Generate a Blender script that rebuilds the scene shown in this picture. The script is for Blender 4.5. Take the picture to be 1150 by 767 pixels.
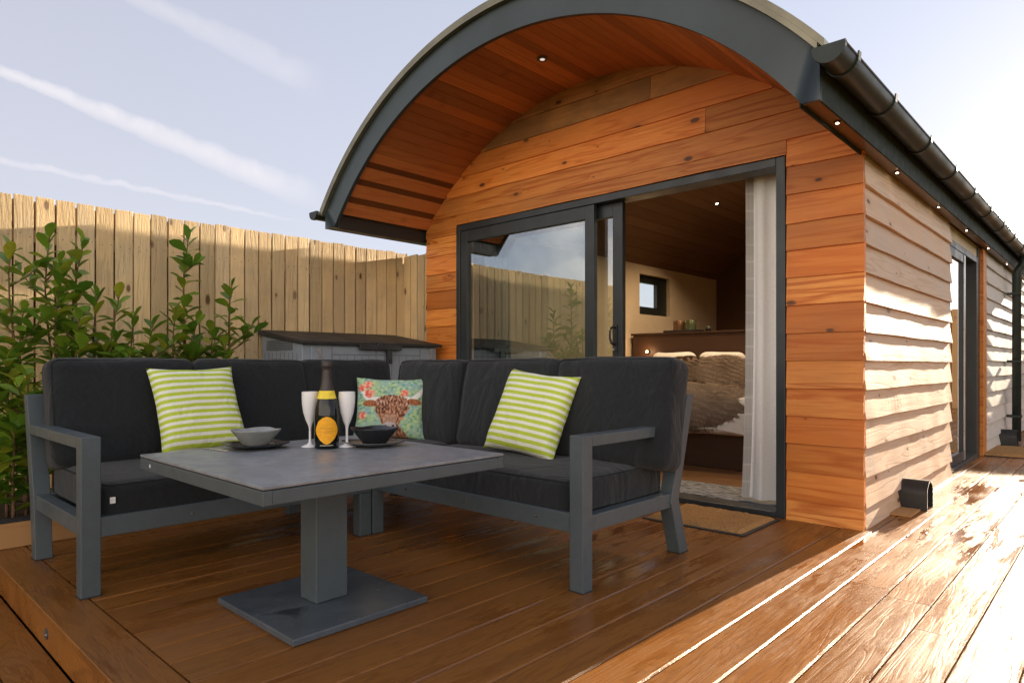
import bpy, bmesh, math, random
from mathutils import Vector, Matrix, noise
random.seed(7)
R = math.radians
for o in list(bpy.data.objects): bpy.data.objects.remove(o)
SC = bpy.context.scene
COL = SC.collection

# ------------------------------------------------------------------ camera, sky, sun, exposure
HC = 0.92
YAW = R(43.1)
FW = Vector((-math.sin(YAW), math.cos(YAW), 0)); RT = Vector((math.cos(YAW), math.sin(YAW), 0))
def ray(u, v):
    return FW + RT*((u-575)/740.) + Vector((0, 0, (410-v)/740.))
cd = bpy.data.cameras.new('camera'); cam = bpy.data.objects.new('camera', cd); COL.objects.link(cam)
cam.location = (0, 0, HC); cam.rotation_euler = (R(90), 0, YAW)
cd.sensor_width = 36; cd.sensor_fit = 'HORIZONTAL'; cd.lens = 740/1150*36; cd.shift_y = 26.5/1150
cd.clip_start = .05; cd.clip_end = 3000
SC.camera = cam

SUN_AZ = R(2.9)        # from +Y towards +X
SUN_EL = R(11.9)
SUN_STRENGTH = 5.0
SKY_STRENGTH = 0.066
EXPOSURE = 2.1

wd = bpy.data.worlds.new('World'); SC.world = wd; wd.use_nodes = True
wt = wd.node_tree; wn = wt.nodes; wl = wt.links
bg = wn['Background']
sky = wn.new('ShaderNodeTexSky'); sky.sky_type = 'NISHITA'; sky.sun_disc = False
sky.sun_elevation = SUN_EL; sky.sun_rotation = SUN_AZ
sky.air_density = .8; sky.dust_density = .35; sky.ozone_density = 1.6
tc = wn.new('ShaderNodeTexCoord')
def wmath(op, a, b=None, c=None):
    n = wn.new('ShaderNodeMath'); n.operation = op
    for i, x in enumerate((a, b, c)):
        if x is None: continue
        if isinstance(x, (int, float)): n.inputs[i].default_value = x
        else: wl.new(x, n.inputs[i])
    return n.outputs[0]
def wdot(vec):
    n = wn.new('ShaderNodeVectorMath'); n.operation = 'DOT_PRODUCT'
    wl.new(tc.outputs['Generated'], n.inputs[0]); n.inputs[1].default_value = vec
    return n.outputs['Value']
nz = wn.new('ShaderNodeTexNoise'); nz.inputs['Scale'].default_value = 34; nz.inputs['Detail'].default_value = 5
wl.new(tc.outputs['Generated'], nz.inputs['Vector'])
def contrail(p0, p1, w0, w1, strength, pout=60):
    a = ray(*p0).normalized(); b = ray(*p1).normalized()
    n = a.cross(b).normalized(); m = (b-a).normalized()
    ta, tb = a.dot(m), b.dot(m)
    t = wmath('DIVIDE', wmath('SUBTRACT', wdot(m), ta), tb-ta)
    mr = wn.new('ShaderNodeMapRange'); wl.new(t, mr.inputs[0])
    mr.inputs[3].default_value = w0; mr.inputs[4].default_value = w1
    dist = wmath('ABSOLUTE', wmath('ADD', wdot(n), wmath('MULTIPLY', wmath('SUBTRACT', nz.outputs[0], .5), .014)))
    q = wmath('DIVIDE', dist, mr.outputs[0])
    prof = wmath('MAXIMUM', wmath('SUBTRACT', 1.0, wmath('MULTIPLY', q, q)), 0)
    e0 = wn.new('ShaderNodeMapRange'); wl.new(t, e0.inputs[0]); e0.interpolation_type = 'SMOOTHSTEP'
    e0.inputs[1].default_value = 0.8; e0.inputs[2].default_value = 1.12; e0.inputs[3].default_value = 1; e0.inputs[4].default_value = 0
    front = wmath('GREATER_THAN', wdot((a+b).normalized()), 0)
    tex = wmath('MULTIPLY_ADD', nz.outputs[0], 1.2, .35)
    return wmath('MULTIPLY', wmath('MULTIPLY', wmath('MULTIPLY', wmath('MULTIPLY', prof, e0.outputs[0]), front), tex), strength)
tot = contrail((0, 80), (345, 218), .008, .022, .58)
tot = wmath('ADD', tot, contrail((150, -4), (350, 92), .012, .024, .26))
tot = wmath('ADD', tot, contrail((0, 180), (330, 247), .005, .0035, .36))
# thin high haze, whiter towards the horizon
sep = wn.new('ShaderNodeSeparateXYZ'); wl.new(tc.outputs['Generated'], sep.inputs[0])
hz = wn.new('ShaderNodeMapRange'); wl.new(sep.outputs[2], hz.inputs[0])
hz.inputs[1].default_value = 0.0; hz.inputs[2].default_value = .62; hz.inputs[3].default_value = .90; hz.inputs[4].default_value = .60
mixh = wn.new('ShaderNodeMixRGB'); wl.new(hz.outputs[0], mixh.inputs[0]); wl.new(sky.outputs[0], mixh.inputs[1])
mixh.inputs[2].default_value = (2.66, 2.56, 2.76, 1)
mixc = wn.new('ShaderNodeMixRGB'); wl.new(wmath('MINIMUM', tot, 1.0), mixc.inputs[0])
wl.new(mixh.outputs[0], mixc.inputs[1]); mixc.inputs[2].default_value = (3.5, 3.35, 3.45, 1)
# bright cloud bank added out of view behind the camera as low fill light
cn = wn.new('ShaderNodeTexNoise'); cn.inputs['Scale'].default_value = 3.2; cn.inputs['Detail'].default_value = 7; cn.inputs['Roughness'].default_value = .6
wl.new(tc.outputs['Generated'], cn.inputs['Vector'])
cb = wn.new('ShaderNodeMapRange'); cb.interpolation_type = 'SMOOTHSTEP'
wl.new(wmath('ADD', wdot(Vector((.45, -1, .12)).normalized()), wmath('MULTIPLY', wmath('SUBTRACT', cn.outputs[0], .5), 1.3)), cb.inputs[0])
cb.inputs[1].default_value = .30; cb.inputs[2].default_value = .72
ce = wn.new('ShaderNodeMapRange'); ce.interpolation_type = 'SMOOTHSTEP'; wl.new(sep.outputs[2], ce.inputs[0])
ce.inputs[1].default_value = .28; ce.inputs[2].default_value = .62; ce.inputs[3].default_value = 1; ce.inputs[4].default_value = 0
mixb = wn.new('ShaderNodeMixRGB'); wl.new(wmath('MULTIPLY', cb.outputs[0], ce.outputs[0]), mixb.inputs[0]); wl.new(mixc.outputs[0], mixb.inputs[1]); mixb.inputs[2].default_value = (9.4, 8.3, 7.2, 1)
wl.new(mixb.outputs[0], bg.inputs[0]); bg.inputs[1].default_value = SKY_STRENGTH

sd = bpy.data.lights.new('sun', 'SUN'); sd.energy = SUN_STRENGTH; sd.angle = R(.5); sd.color = (1, .82, .60)
sun = bpy.data.objects.new('sun', sd); COL.objects.link(sun)
S = Vector((math.sin(SUN_AZ)*math.cos(SUN_EL), math.cos(SUN_AZ)*math.cos(SUN_EL), math.sin(SUN_EL)))
sun.rotation_euler = S.to_track_quat('Z', 'Y').to_euler(); sun.location = (3, 10, 8)

vs = SC.view_settings; vs.view_transform = 'Standard'; vs.look = 'None'; vs.gamma = 1; vs.exposure = EXPOSURE
vs.use_curve_mapping = False
SC.render.engine = 'CYCLES'
SC.cycles.max_bounces = 7; SC.cycles.transparent_max_bounces = 12
SC.cycles.caustics_reflective = False; SC.cycles.caustics_refractive = False
SC.cycles.use_denoising = True
SC.cycles.sample_clamp_indirect = 6

# ------------------------------------------------------------------ materials
class NT:
    def __init__(s, name):
        s.m = bpy.data.materials.new(name); s.m.use_nodes = True
        s.t = s.m.node_tree; s.n = s.t.nodes; s.l = s.t.links
        s.b = s.n['Principled BSDF']
    def node(s, typ, **kw):
        n = s.n.new('ShaderNode'+typ)
        for k, v in kw.items(): setattr(n, k, v)
        return n
    def put(s, sock, x):
        if x is None: return
        if hasattr(x, 'is_linked'): s.l.new(x, sock)
        elif isinstance(x, (tuple, list)) and len(x) == 3 and sock.type == 'RGBA': sock.default_value = (*x, 1)
        else: sock.default_value = x
    def math(s, op, a, b=None, c=None, clamp=False):
        n = s.node('Math', operation=op); n.use_clamp = clamp
        for i, x in enumerate((a, b, c)): s.put(n.inputs[i], x)
        return n.outputs[0]
    def vmath(s, op, a, b=None):
        n = s.node('VectorMath', operation=op); s.put(n.inputs[0], a); s.put(n.inputs[1], b)
        return n.outputs[0]
    def obj(s): return s.node('TexCoord').outputs['Object']
    def attr(s, name='rnd'):
        n = s.node('Attribute', attribute_name=name); return n.outputs['Color']
    def noise(s, vec, scale, detail=3, rough=.5, dist=0):
        n = s.node('TexNoise'); s.put(n.inputs['Vector'], vec); n.inputs['Scale'].default_value = scale
        n.inputs['Detail'].default_value = detail; n.inputs['Roughness'].default_value = rough; n.inputs['Distortion'].default_value = dist
        return n.outputs[0]
    def range(s, x, a, b, c=0., d=1., smooth=True):
        n = s.node('MapRange'); n.interpolation_type = 'SMOOTHSTEP' if smooth else 'LINEAR'
        s.put(n.inputs[0], x)
        for i, v in enumerate((a, b, c, d)): n.inputs[i+1].default_value = v
        return n.outputs[0]
    def mix(s, f, a, b, mode='MIX'):
        n = s.node('MixRGB', blend_type=mode); s.put(n.inputs[0], f); s.put(n.inputs[1], a); s.put(n.inputs[2], b)
        return n.outputs[0]
    def bump(s, h, strength=.3, dist=.01, normal=None):
        n = s.node('Bump'); s.put(n.inputs['Height'], h); n.inputs['Strength'].default_value = strength; n.inputs['Distance'].default_value = dist
        if normal is not None: s.l.new(normal, n.inputs['Normal'])
        s.l.new(n.outputs[0], s.b.inputs['Normal']); return n.outputs[0]
    def set(s, **kw):
        for k, v in kw.items(): s.put(s.b.inputs[k.replace('_', ' ')], v)
        return s.m

def wood(name, light, dark, tint, axis=0, rough=.6, spec=.3, knots=.5, knotcol=(.11, .038, .014), bump=.35, grain=1.0,
         weather=None, wamt=0., ring=1.0, contrast=.5, vary=.45):
    """timber with per-board variation taken from the 'rnd' attribute"""
    t = NT(name)
    a = t.attr(); o = t.obj()
    off = t.vmath('SCALE', a); t.n[-1].inputs['Scale'].default_value = 9.0
    v = t.vmath('ADD', o, off)
    sc = [11., 11., 11.]; sc[axis] = .75
    vs_ = t.vmath('MULTIPLY', v, tuple(sc))
    sc2 = [8., 8., 8.]; sc2[axis] = .5
    vr = t.vmath('MULTIPLY', v, tuple(sc2))
    fine = t.noise(vs_, 5.0*grain, 4, .65)
    sc3 = [4.6, 4.6, 4.6]; sc3[axis] = 2.2
    vk = t.vmath('MULTIPLY', v, tuple(sc3)); sk = t.node('SeparateXYZ'); t.put(sk.inputs[0], vk); cbk = t.node('CombineXYZ')
    t.put(cbk.inputs[0], sk.outputs[axis]); t.put(cbk.inputs[1], sk.outputs[2] if axis != 2 else t.math('ADD', sk.outputs[0], sk.outputs[1])); vk = cbk.outputs[0]
    vor = t.node('TexVoronoi', voronoi_dimensions='2D'); t.put(vor.inputs['Vector'], vk); vor.inputs['Scale'].default_value = .9; vor.inputs['Randomness'].default_value = 1
    vc = t.node('SeparateColor'); t.put(vc.inputs[0], vor.outputs['Color'])
    kd = t.math('DIVIDE', vor.outputs['Distance'], t.math('ADD', t.math('MULTIPLY', t.math('POWER', vc.outputs[0], 1.6), 1.25), .06))
    kd = t.math('ADD', kd, t.math('MULTIPLY', t.math('SUBTRACT', fine, .5), .06))
    kn = t.range(kd, .035, .085, 1., 0.)
    halo0 = t.range(kd, .0, .5, 1., 0., False)
    halo = t.range(kd, .06, .24, 1., 0.)
    broad = t.noise(vr, 1.0, 2, .5, .6)
    rings = t.math('PINGPONG', t.math('ADD', t.math('MULTIPLY', broad, 11.0*ring), t.math('MULTIPLY', halo0, .8)), 1.0)
    late = t.range(rings, 0., .42, 1., 0.)
    g = t.math('ADD', t.math('MULTIPLY', late, .34), t.math('MULTIPLY', fine, .86))
    g = t.math('ADD', t.math('MULTIPLY', g, contrast*1.6), .5-contrast*.8, clamp=True)
    col = t.mix(g, light, dark)
    sp = t.node('SeparateColor'); t.put(sp.inputs[0], a)
    col = t.mix(t.math('MULTIPLY', sp.outputs[1], .75), col, tint)
    col = t.mix(t.math('MULTIPLY', halo, .35*knots), col, dark)
    col = t.mix(t.math('MULTIPLY', kn, knots), col, knotcol)
    if weather:
        wv = t.vmath('MULTIPLY', v, (1.3, 1.3, 2.2))
        wm = t.range(t.noise(wv, 1.3, 4, .6), .42, .66)
        col = t.mix(t.math('MULTIPLY', wm, wamt), col, weather)
    br = t.math('ADD', t.math('MULTIPLY', sp.outputs[0], vary), 1-vary*.55)
    hsv = t.node('HueSaturation'); t.put(hsv.inputs['Color'], col); t.put(hsv.inputs['Value'], br)
    h = t.math('ADD', t.math('MULTIPLY', late, -.4), fine)
    h = t.math('SUBTRACT', h, t.math('MULTIPLY', kn, .6))
    if bump > .6: h = t.math('ADD', h, t.math('MULTIPLY', t.noise(t.vmath('MULTIPLY', v, (90., 90., 14.)), 1., 4, .7), 1.5))
    t.bump(h, min(1, bump), .004 if bump < .6 else .008)
    return t.set(Base_Color=hsv.outputs[0], Roughness=rough, Specular_IOR_Level=spec)

def plain(name, col, rough=.5, metal=0., spec=.5, nscale=40, namt=.12, bump=.05, bscale=200, coat=0.):
    t = NT(name)
    n = t.noise(t.obj(), nscale, 4, .6)
    c = t.mix(t.range(n, .3, .7, 0., 1.), tuple(x*(1-namt) for x in col), tuple(min(1, x*(1+namt)) for x in col))
    if bump: t.bump(t.noise(t.obj(), bscale, 3), bump, .002)
    r = t.range(t.noise(t.obj(), nscale*.35, 3), .3, .7, max(0, rough-.07), min(1, rough+.07))
    if name == 'wet_base_plate':
        wm = t.range(t.noise(t.obj(), 4, 2, .5, .3), .62, .68)
        c = t.mix(t.math('MULTIPLY', wm, .6), c, (.012, .014, .016)); r = t.math('SUBTRACT', r, t.math('MULTIPLY', wm, .2))
    return t.set(Base_Color=c, Roughness=r, Metallic=metal, Specular_IOR_Level=spec, Coat_Weight=coat)

def fabric(name, col, scale=900, bump=.5, wrinkle=.6, wscale=7.):
    t = NT(name); o = t.obj()
    w1 = t.node('TexWave'); w1.bands_direction = 'X'; t.put(w1.inputs['Vector'], o); w1.inputs['Scale'].default_value = scale/6.
    w2 = t.node('TexWave'); w2.bands_direction = 'Z'; t.put(w2.inputs['Vector'], o); w2.inputs['Scale'].default_value = scale/6.
    mott = t.noise(o, 55, 4, .7)
    mm = .18 if max(col) < .3 else .03
    c = t.mix(t.range(mott, .3, .7), tuple(x*(1-mm) for x in col), tuple(min(1, x*(1+mm)) for x in col))
    wr = t.noise(t.vmath('MULTIPLY', o, (1., 1., .6)), wscale, 3, .55, 1.2)
    b1 = t.bump(wr, wrinkle, .03)
    t.bump(t.math('ADD', t.math('ADD', w1.outputs['Fac'], w2.outputs['Fac']), t.math('MULTIPLY', mott, 2.)), bump, .0012, b1)
    return t.set(Base_Color=c, Roughness=.85, Specular_IOR_Level=.25, Sheen_Weight=.15, Sheen_Roughness=.5)

def glass(name, tint=(1, 1, 1), boost=1.7):
    t = NT(name)
    t.n.remove(t.b)
    out = t.n['Material Output']
    tr = t.node('BsdfTransparent'); tr.inputs[0].default_value = (*tint, 1)
    gl = t.node('BsdfGlossy'); gl.inputs['Roughness'].default_value = .003
    gl.inputs[0].default_value = (.95, .97, 1, 1)
    fr = t.node('Fresnel'); ge = t.node('NewGeometry'); t.put(fr.inputs[0], t.math('SUBTRACT', 1.5, t.math('MULTIPLY', ge.outputs['Backfacing'], 1.5-1/1.5)))
    mx = t.node('MixShader'); t.put(mx.inputs[0], t.math('MULTIPLY', fr.outputs[0], boost, clamp=True))
    t.l.new(tr.outputs[0], mx.inputs[1]); t.l.new(gl.outputs[0], mx.inputs[2]); t.l.new(mx.outputs[0], out.inputs[0])
    return t.m

def emit(name, col, s):
    t = NT(name); return t.set(Base_Color=(.8, .8, .8), Emission_Color=col, Emission_Strength=s)

M = {}
M['cedar'] = wood('larch_cladding', (.86, .37, .085), (.46, .115, .012), (.66, .175, .022), 0, .5, .35, 1.0, weather=(.30, .15, .06), wamt=.18, vary=.52, contrast=1.05)
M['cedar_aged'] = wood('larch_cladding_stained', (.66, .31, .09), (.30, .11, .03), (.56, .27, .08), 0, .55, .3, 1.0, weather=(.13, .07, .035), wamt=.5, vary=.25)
M['side'] = wood('larch_side_cladding', (.72, .55, .40), (.50, .32, .19), (.66, .45, .30), 1, .6, .3, .9, weather=(.56, .49, .42), wamt=.35, bump=.26, vary=.26, contrast=.85)
M['side_grey'] = wood('weathered_cladding', (.66, .59, .52), (.44, .38, .33), (.60, .53, .46), 1, .65, .25, .4, weather=(.50, .47, .44), wamt=.6, vary=.2)
M['soffit'] = wood('cedar_soffit', (.70, .27, .085), (.40, .11, .03), (.58, .18, .05), 1, .45, .35, .25, bump=.15, vary=.55, grain=1.4)
M['fence'] = wood('fence_timber', (.86, .68, .40), (.60, .41, .20), (.80, .56, .28), 2, .7, .2, .9, knotcol=(.13, .06, .025), weather=(.50, .38, .25), wamt=.4, vary=.42, bump=.8)
M['fence_back'] = wood('fence_inner_boards', (.30, .19, .10), (.2, .12, .06), (.25, .15, .08), 2, .8, .1)
M['fence_far'] = wood('far_fence_timber', (.50, .30, .13), (.34, .18, .07), (.42, .24, .10), 2, .7, .2, .8, vary=.3)
M['sleeper'] = wood('sleeper_timber', (.52, .30, .13), (.34, .17, .07), (.46, .25, .1), 1, .75, .2, .7)
M['int_ceiling'] = wood('interior_ceiling_boards', (.20, .115, .065), (.13, .07, .038), (.17, .095, .05), 1, .6, .2, .2, bump=.1, vary=.25)
M['int_floor'] = wood('interior_floor_boards', (.34, .19, .09), (.2, .10, .045), (.28, .15, .07), 0, .35, .4, .2, bump=.1, vary=.3)
M['headboard'] = wood('dark_headboard_wood', (.075, .038, .024), (.04, .02, .012), (.06, .03, .018), 0, .5, .3, .1, bump=.1, vary=.2)

def deck_mat():
    t = NT('composite_decking')
    a = t.attr(); o = t.obj()
    off = t.vmath('SCALE', a); t.n[-1].inputs['Scale'].default_value = 6.0
    v = t.vmath('ADD', o, off)
    vr = t.vmath('MULTIPLY', v, (13., 1.1, 1.))
    broad = t.noise(vr, 1.0, 2.5, .5, .7)
    ring = t.math('PINGPONG', t.math('MULTIPLY', broad, 20.), 1.0)
    ring = t.range(ring, .10, .50)
    fine = t.noise(t.vmath('MULTIPLY', v, (70., 2.2, 1.)), 2.0, 4, .7)
    spk = t.noise(o, 500, 2, .8)
    w1 = t.range(t.noise(t.vmath('MULTIPLY', v, (7., .75, 1.)), 1.2, 5, .68, .25), .515, .565)
    w2 = t.range(t.noise(t.vmath('MULTIPLY', o, (.9, .45, 1.)), 1.4, 3, .5), .40, .60)
    wet = t.math('MULTIPLY', w1, t.math('ADD', t.math('MULTIPLY', w2, .75), .25))
    base = t.mix(t.math('MULTIPLY', t.math('SUBTRACT', 1., ring), .5), (.32, .128, .027), (.16, .056, .013))
    base = t.mix(t.math('MULTIPLY', fine, .45), base, (.17, .06, .012))
    sp = t.node('SeparateColor'); t.put(sp.inputs[0], a)
    base = t.mix(t.math('MULTIPLY', sp.outputs[1], .4), base, (.24, .10, .026))
    mot = t.range(t.noise(o, 2.3, 4, .6), .3, .7)
    base = t.mix(t.math('MULTIPLY', mot, .3), base, (.19, .085, .03))
    col = t.mix(t.math('MULTIPLY', wet, .5), base, (.15, .045, .008))
    hsv = t.node('HueSaturation'); t.put(hsv.inputs['Color'], col)
    t.put(hsv.inputs['Value'], t.math('ADD', t.math('MULTIPLY', sp.outputs[0], .25), .80))
    dry = t.range(fine, .3, .7, .28, .46)
    dry = t.math('ADD', dry, t.math('MULTIPLY', t.range(mot, 0., 1., -.06, .06), 1.))
    rg = t.math('ADD', t.math('MULTIPLY', dry, t.math('SUBTRACT', 1., wet)), t.math('MULTIPLY', wet, .09))
    h = t.math('ADD', t.math('MULTIPLY', ring, .40), t.math('ADD', t.math('MULTIPLY', fine, .6), t.math('MULTIPLY', spk, .7)))
    h = t.math('MULTIPLY', h, t.math('SUBTRACT', 1.0, t.math('MULTIPLY', wet, .8)))
    t.bump(h, .42, .0018)
    return t.set(Base_Color=hsv.outputs[0], Roughness=rg, Specular_IOR_Level=t.math('ADD', t.math('MULTIPLY', wet, .25), .22))
M["deck"] = deck_mat()
M['metal_grey'] = plain('grey_powdercoat', (.070, .090, .100), .42, 0, .5, 25, .06, .08, 900)
M['frame_grey'] = plain('anthracite_frame', (.028, .034, .037), .36, 0, .4, 20, .04, .02, 400)
M['barge'] = plain('anthracite_barge_board', (.036, .050, .053), .42, 0, .5, 3.5, .12, .03, 300)
M['drip'] = plain('olive_roof_trim', (.21, .19, .13), .35, .5, .5, 6, .15, .03)
M['roof'] = plain('roof_membrane', (.10, .10, .095), .6, 0, .3, 8, .2, .2)
M['gutter'] = plain('black_gutter_plastic', (.026, .034, .030), .38, 0, .3, 10, .15, .03, 90, 0)
M['black'] = plain('black_plastic', (.02, .021, .022), .4)
M['bronze'] = plain('eave_soffit_board', (.16, .095, .065), .3, .3, .5, 5, .1, .02)
M['cushion'] = fabric('charcoal_fabric', (.0145, .0175, .0195), wrinkle=.9, wscale=4.5)
M['ceramic_top'] = plain('grey_ceramic_top', (.22, .235, .25), .4, 0, .5, 22, .16, .12, 160)
M['top_edge'] = plain('ceramic_edge', (.42, .40, .37), .5)
M['base_metal'] = plain('wet_base_plate', (.075, .09, .105), .24, 0, .5, 9, .15, .05, 500)
M['glass'] = glass('window_glass', (.80, .85, .85), 4.2)
M['glass_clear'] = glass('rear_window_glass', (.95, .97, .97), 1.0)
M['int_wall'] = plain('painted_interior_wall', (.66, .55, .40), .85, 0, .2, 3, .05, .1, 120)
M['white_cloth'] = fabric('white_cotton', (.78, .76, .73), 900, .15, .5, 9)
M['curtain'] = fabric('white_curtain', (.88, .86, .82), 900, .1, .1, 5)
M['coir'] = plain('coir_fibre', (.34, .19, .075), .95, 0, .1, 220, .55, .9, 500)
M['rubber'] = plain('rubber_edge', (.018, .018, .02), .6)
M['soil'] = plain('dark_soil', (.05, .035, .025), .95, 0, .2, 30, .4, 1., 60)
M['grass'] = plain('lawn', (.07, .11, .03), .9, 0, .2, 3, .3, .8, 40)
M['shed'] = plain('grey_resin_panel', (.27, .31, .36), .5, 0, .4, 15, .05, .1, 300)
M['lid'] = plain('dark_resin_lid', (.032, .030, .029), .55, 0, .3, 15, .1, .15, 250)
M['groove'] = plain('panel_groove', (.10, .115, .135), .6)
M['zinc'] = plain('zinc_hinge', (.5, .5, .5), .35, .9)
M['steel'] = plain('polished_steel', (.55, .55, .55), .22, 1.0)
M['spot'] = emit('lit_downlight', (1, .8, .55), 8)
M['spot_dim'] = emit('soffit_downlight_lens', (1, .9, .8), .15)
M['flute'] = plain('white_plastic_flute', (.82, .80, .80), .3, 0, .5, 10, .02, 0)
M['bottle'] = plain('dark_bottle_glass', (.003, .005, .004), .05, 0, .45, 10, .1, 0, 100, 0.)
M['foil'] = plain('brown_black_foil', (.045, .034, .03), .42, .2, .5, 120, .3, .4, 300)
M['yellow'] = plain('golden_yellow_paper', (.90, .40, .012), .45, 0, .4, 60, .1, .05)
M['yellow_band'] = plain('lemon_foil_band', (.88, .66, .04), .4, 0, .4, 60, .1, .05)
M['label_ink'] = plain('label_print', (.45, .20, .02), .5)
M['label_pale'] = plain('label_pale_print', (.55, .48, .35), .5)
M['grey_ware'] = plain('grey_stoneware', (.27, .28, .27), .3, 0, .5, 30, .1, .05)
M['black_ware'] = plain('black_stoneware', (.022, .024, .027), .25, 0, .5, 30, .1, .05)
M['plate_ware'] = plain('slate_grey_stoneware', (.08, .085, .09), .25, 0, .5, 30, .1, .05)
M['white_tag'] = plain('white_tag', (.75, .75, .75), .5)
M['stem'] = plain('laurel_bark', (.16, .09, .05), .8, 0, .2, 60, .3, .5)
M['dark_frame'] = plain('window_frame_black', (.02, .024, .022), .35)

M['nail'] = plain('rusted_nail', (.07, .045, .035), .6)
def leaf_mat(name, c1, c2, c3):
    t = NT(name); a = t.attr(); sp = t.node('SeparateColor'); t.put(sp.inputs[0], a)
    c = t.mix(sp.outputs[0], c1, c2); c = t.mix(t.range(sp.outputs[1], .72, 1.), c, c3)
    c = t.mix(t.math('MULTIPLY', t.range(t.noise(t.obj(), 60, 3), .4, .7), .25), c, tuple(x*.6 for x in c1))
    b = t.b; t.set(Base_Color=c, Roughness=.28, Specular_IOR_Level=.55)
    tl = t.node('BsdfTranslucent'); t.put(tl.inputs[0], t.mix(.5, c, (.16, .26, .02)))
    mx = t.node('MixShader'); mx.inputs[0].default_value = .38
    t.l.new(b.outputs[0], mx.inputs[1]); t.l.new(tl.outputs[0], mx.inputs[2]); t.l.new(mx.outputs[0], t.n['Material Output'].inputs[0])
    return t.m
M['leaf'] = leaf_mat('laurel_leaf', (.08, .20, .022), (.25, .37, .03), (.48, .46, .04))

def stripe_mat():
    t = NT('lime_striped_cotton'); o = t.obj()
    s = t.node('SeparateXYZ'); t.put(s.inputs[0], t.vmath('ADD', o, (0, 0, 5.)))
    wob = t.math('MULTIPLY', t.math('SUBTRACT', t.noise(o, 6, 2), .5), .006)
    ph = t.math('FRACT', t.math('DIVIDE', t.math('ADD', s.outputs[2], wob), .0345))
    tri = t.math('ABSOLUTE', t.math('SUBTRACT', ph, .5))
    m = t.range(tri, .225, .255)
    c = t.mix(m, (.82, .82, .70), (.46, .58, .008))
    c = t.mix(.12, c, t.mix(t.noise(o, 90, 3), (.3, .35, .1), (.9, .9, .8)))
    b1 = t.bump(t.noise(o, 11, 3, .5, 1.), .6, .02)
    t.bump(t.noise(o, 700, 2), .3, .001, b1)
    return t.set(Base_Color=c, Roughness=.85, Specular_IOR_Level=.2)
M['stripe'] = stripe_mat()
def paint_mat():
    t = NT('painted_cow_print'); a = t.attr('paint')
    b1 = t.bump(t.noise(t.obj(), 10, 3, .5, 1.), .4, .02)
    t.bump(t.noise(t.obj(), 700, 2), .3, .001, b1)
    return t.set(Base_Color=a, Roughness=.85, Specular_IOR_Level=.2)
M['paint'] = paint_mat()
def fur_mat():
    t = NT('brown_faux_fur'); a = t.attr(); sp = t.node('SeparateColor'); t.put(sp.inputs[0], a)
    return t.set(Base_Color=t.mix(sp.outputs[0], (.15, .11, .08), (.40, .31, .235)), Roughness=.8, Specular_IOR_Level=.2)
M['fur'] = fur_mat()
def rug_mat():
    t = NT('mottled_grey_rug'); o = t.obj()
    c = t.mix(t.range(t.noise(t.vmath('MULTIPLY', o, (4., 30., 4.)), 3, 4, .7), .42, .58), (.045, .055, .065), (.40, .42, .44))
    t.bump(t.noise(o, 400, 2), .5, .003)
    return t.set(Base_Color=c, Roughness=.95)
M['rug'] = rug_mat()
def plaid_mat():
    t = NT('grey_plaid_trim'); o = t.obj(); s = t.node('SeparateXYZ'); t.put(s.inputs[0], o)
    z = t.math('FRACT', t.math('MULTIPLY', s.outputs[2], 9.)); x = t.math('FRACT', t.math('MULTIPLY', s.outputs[0], 55.))
    m = t.math('MAXIMUM', t.math('GREATER_THAN', z, .86), t.math('MULTIPLY', t.math('GREATER_THAN', x, .8), .7))
    z2 = t.math('GREATER_THAN', t.math('FRACT', t.math('MULTIPLY', s.outputs[2], 2.2)), .5)
    c = t.mix(t.math('MULTIPLY', z2, .4), t.mix(m, (.44, .42, .39), (.54, .52, .49)), (.34, .33, .31))
    return t.set(Base_Color=c, Roughness=.9)
M['plaid'] = plaid_mat()

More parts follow.
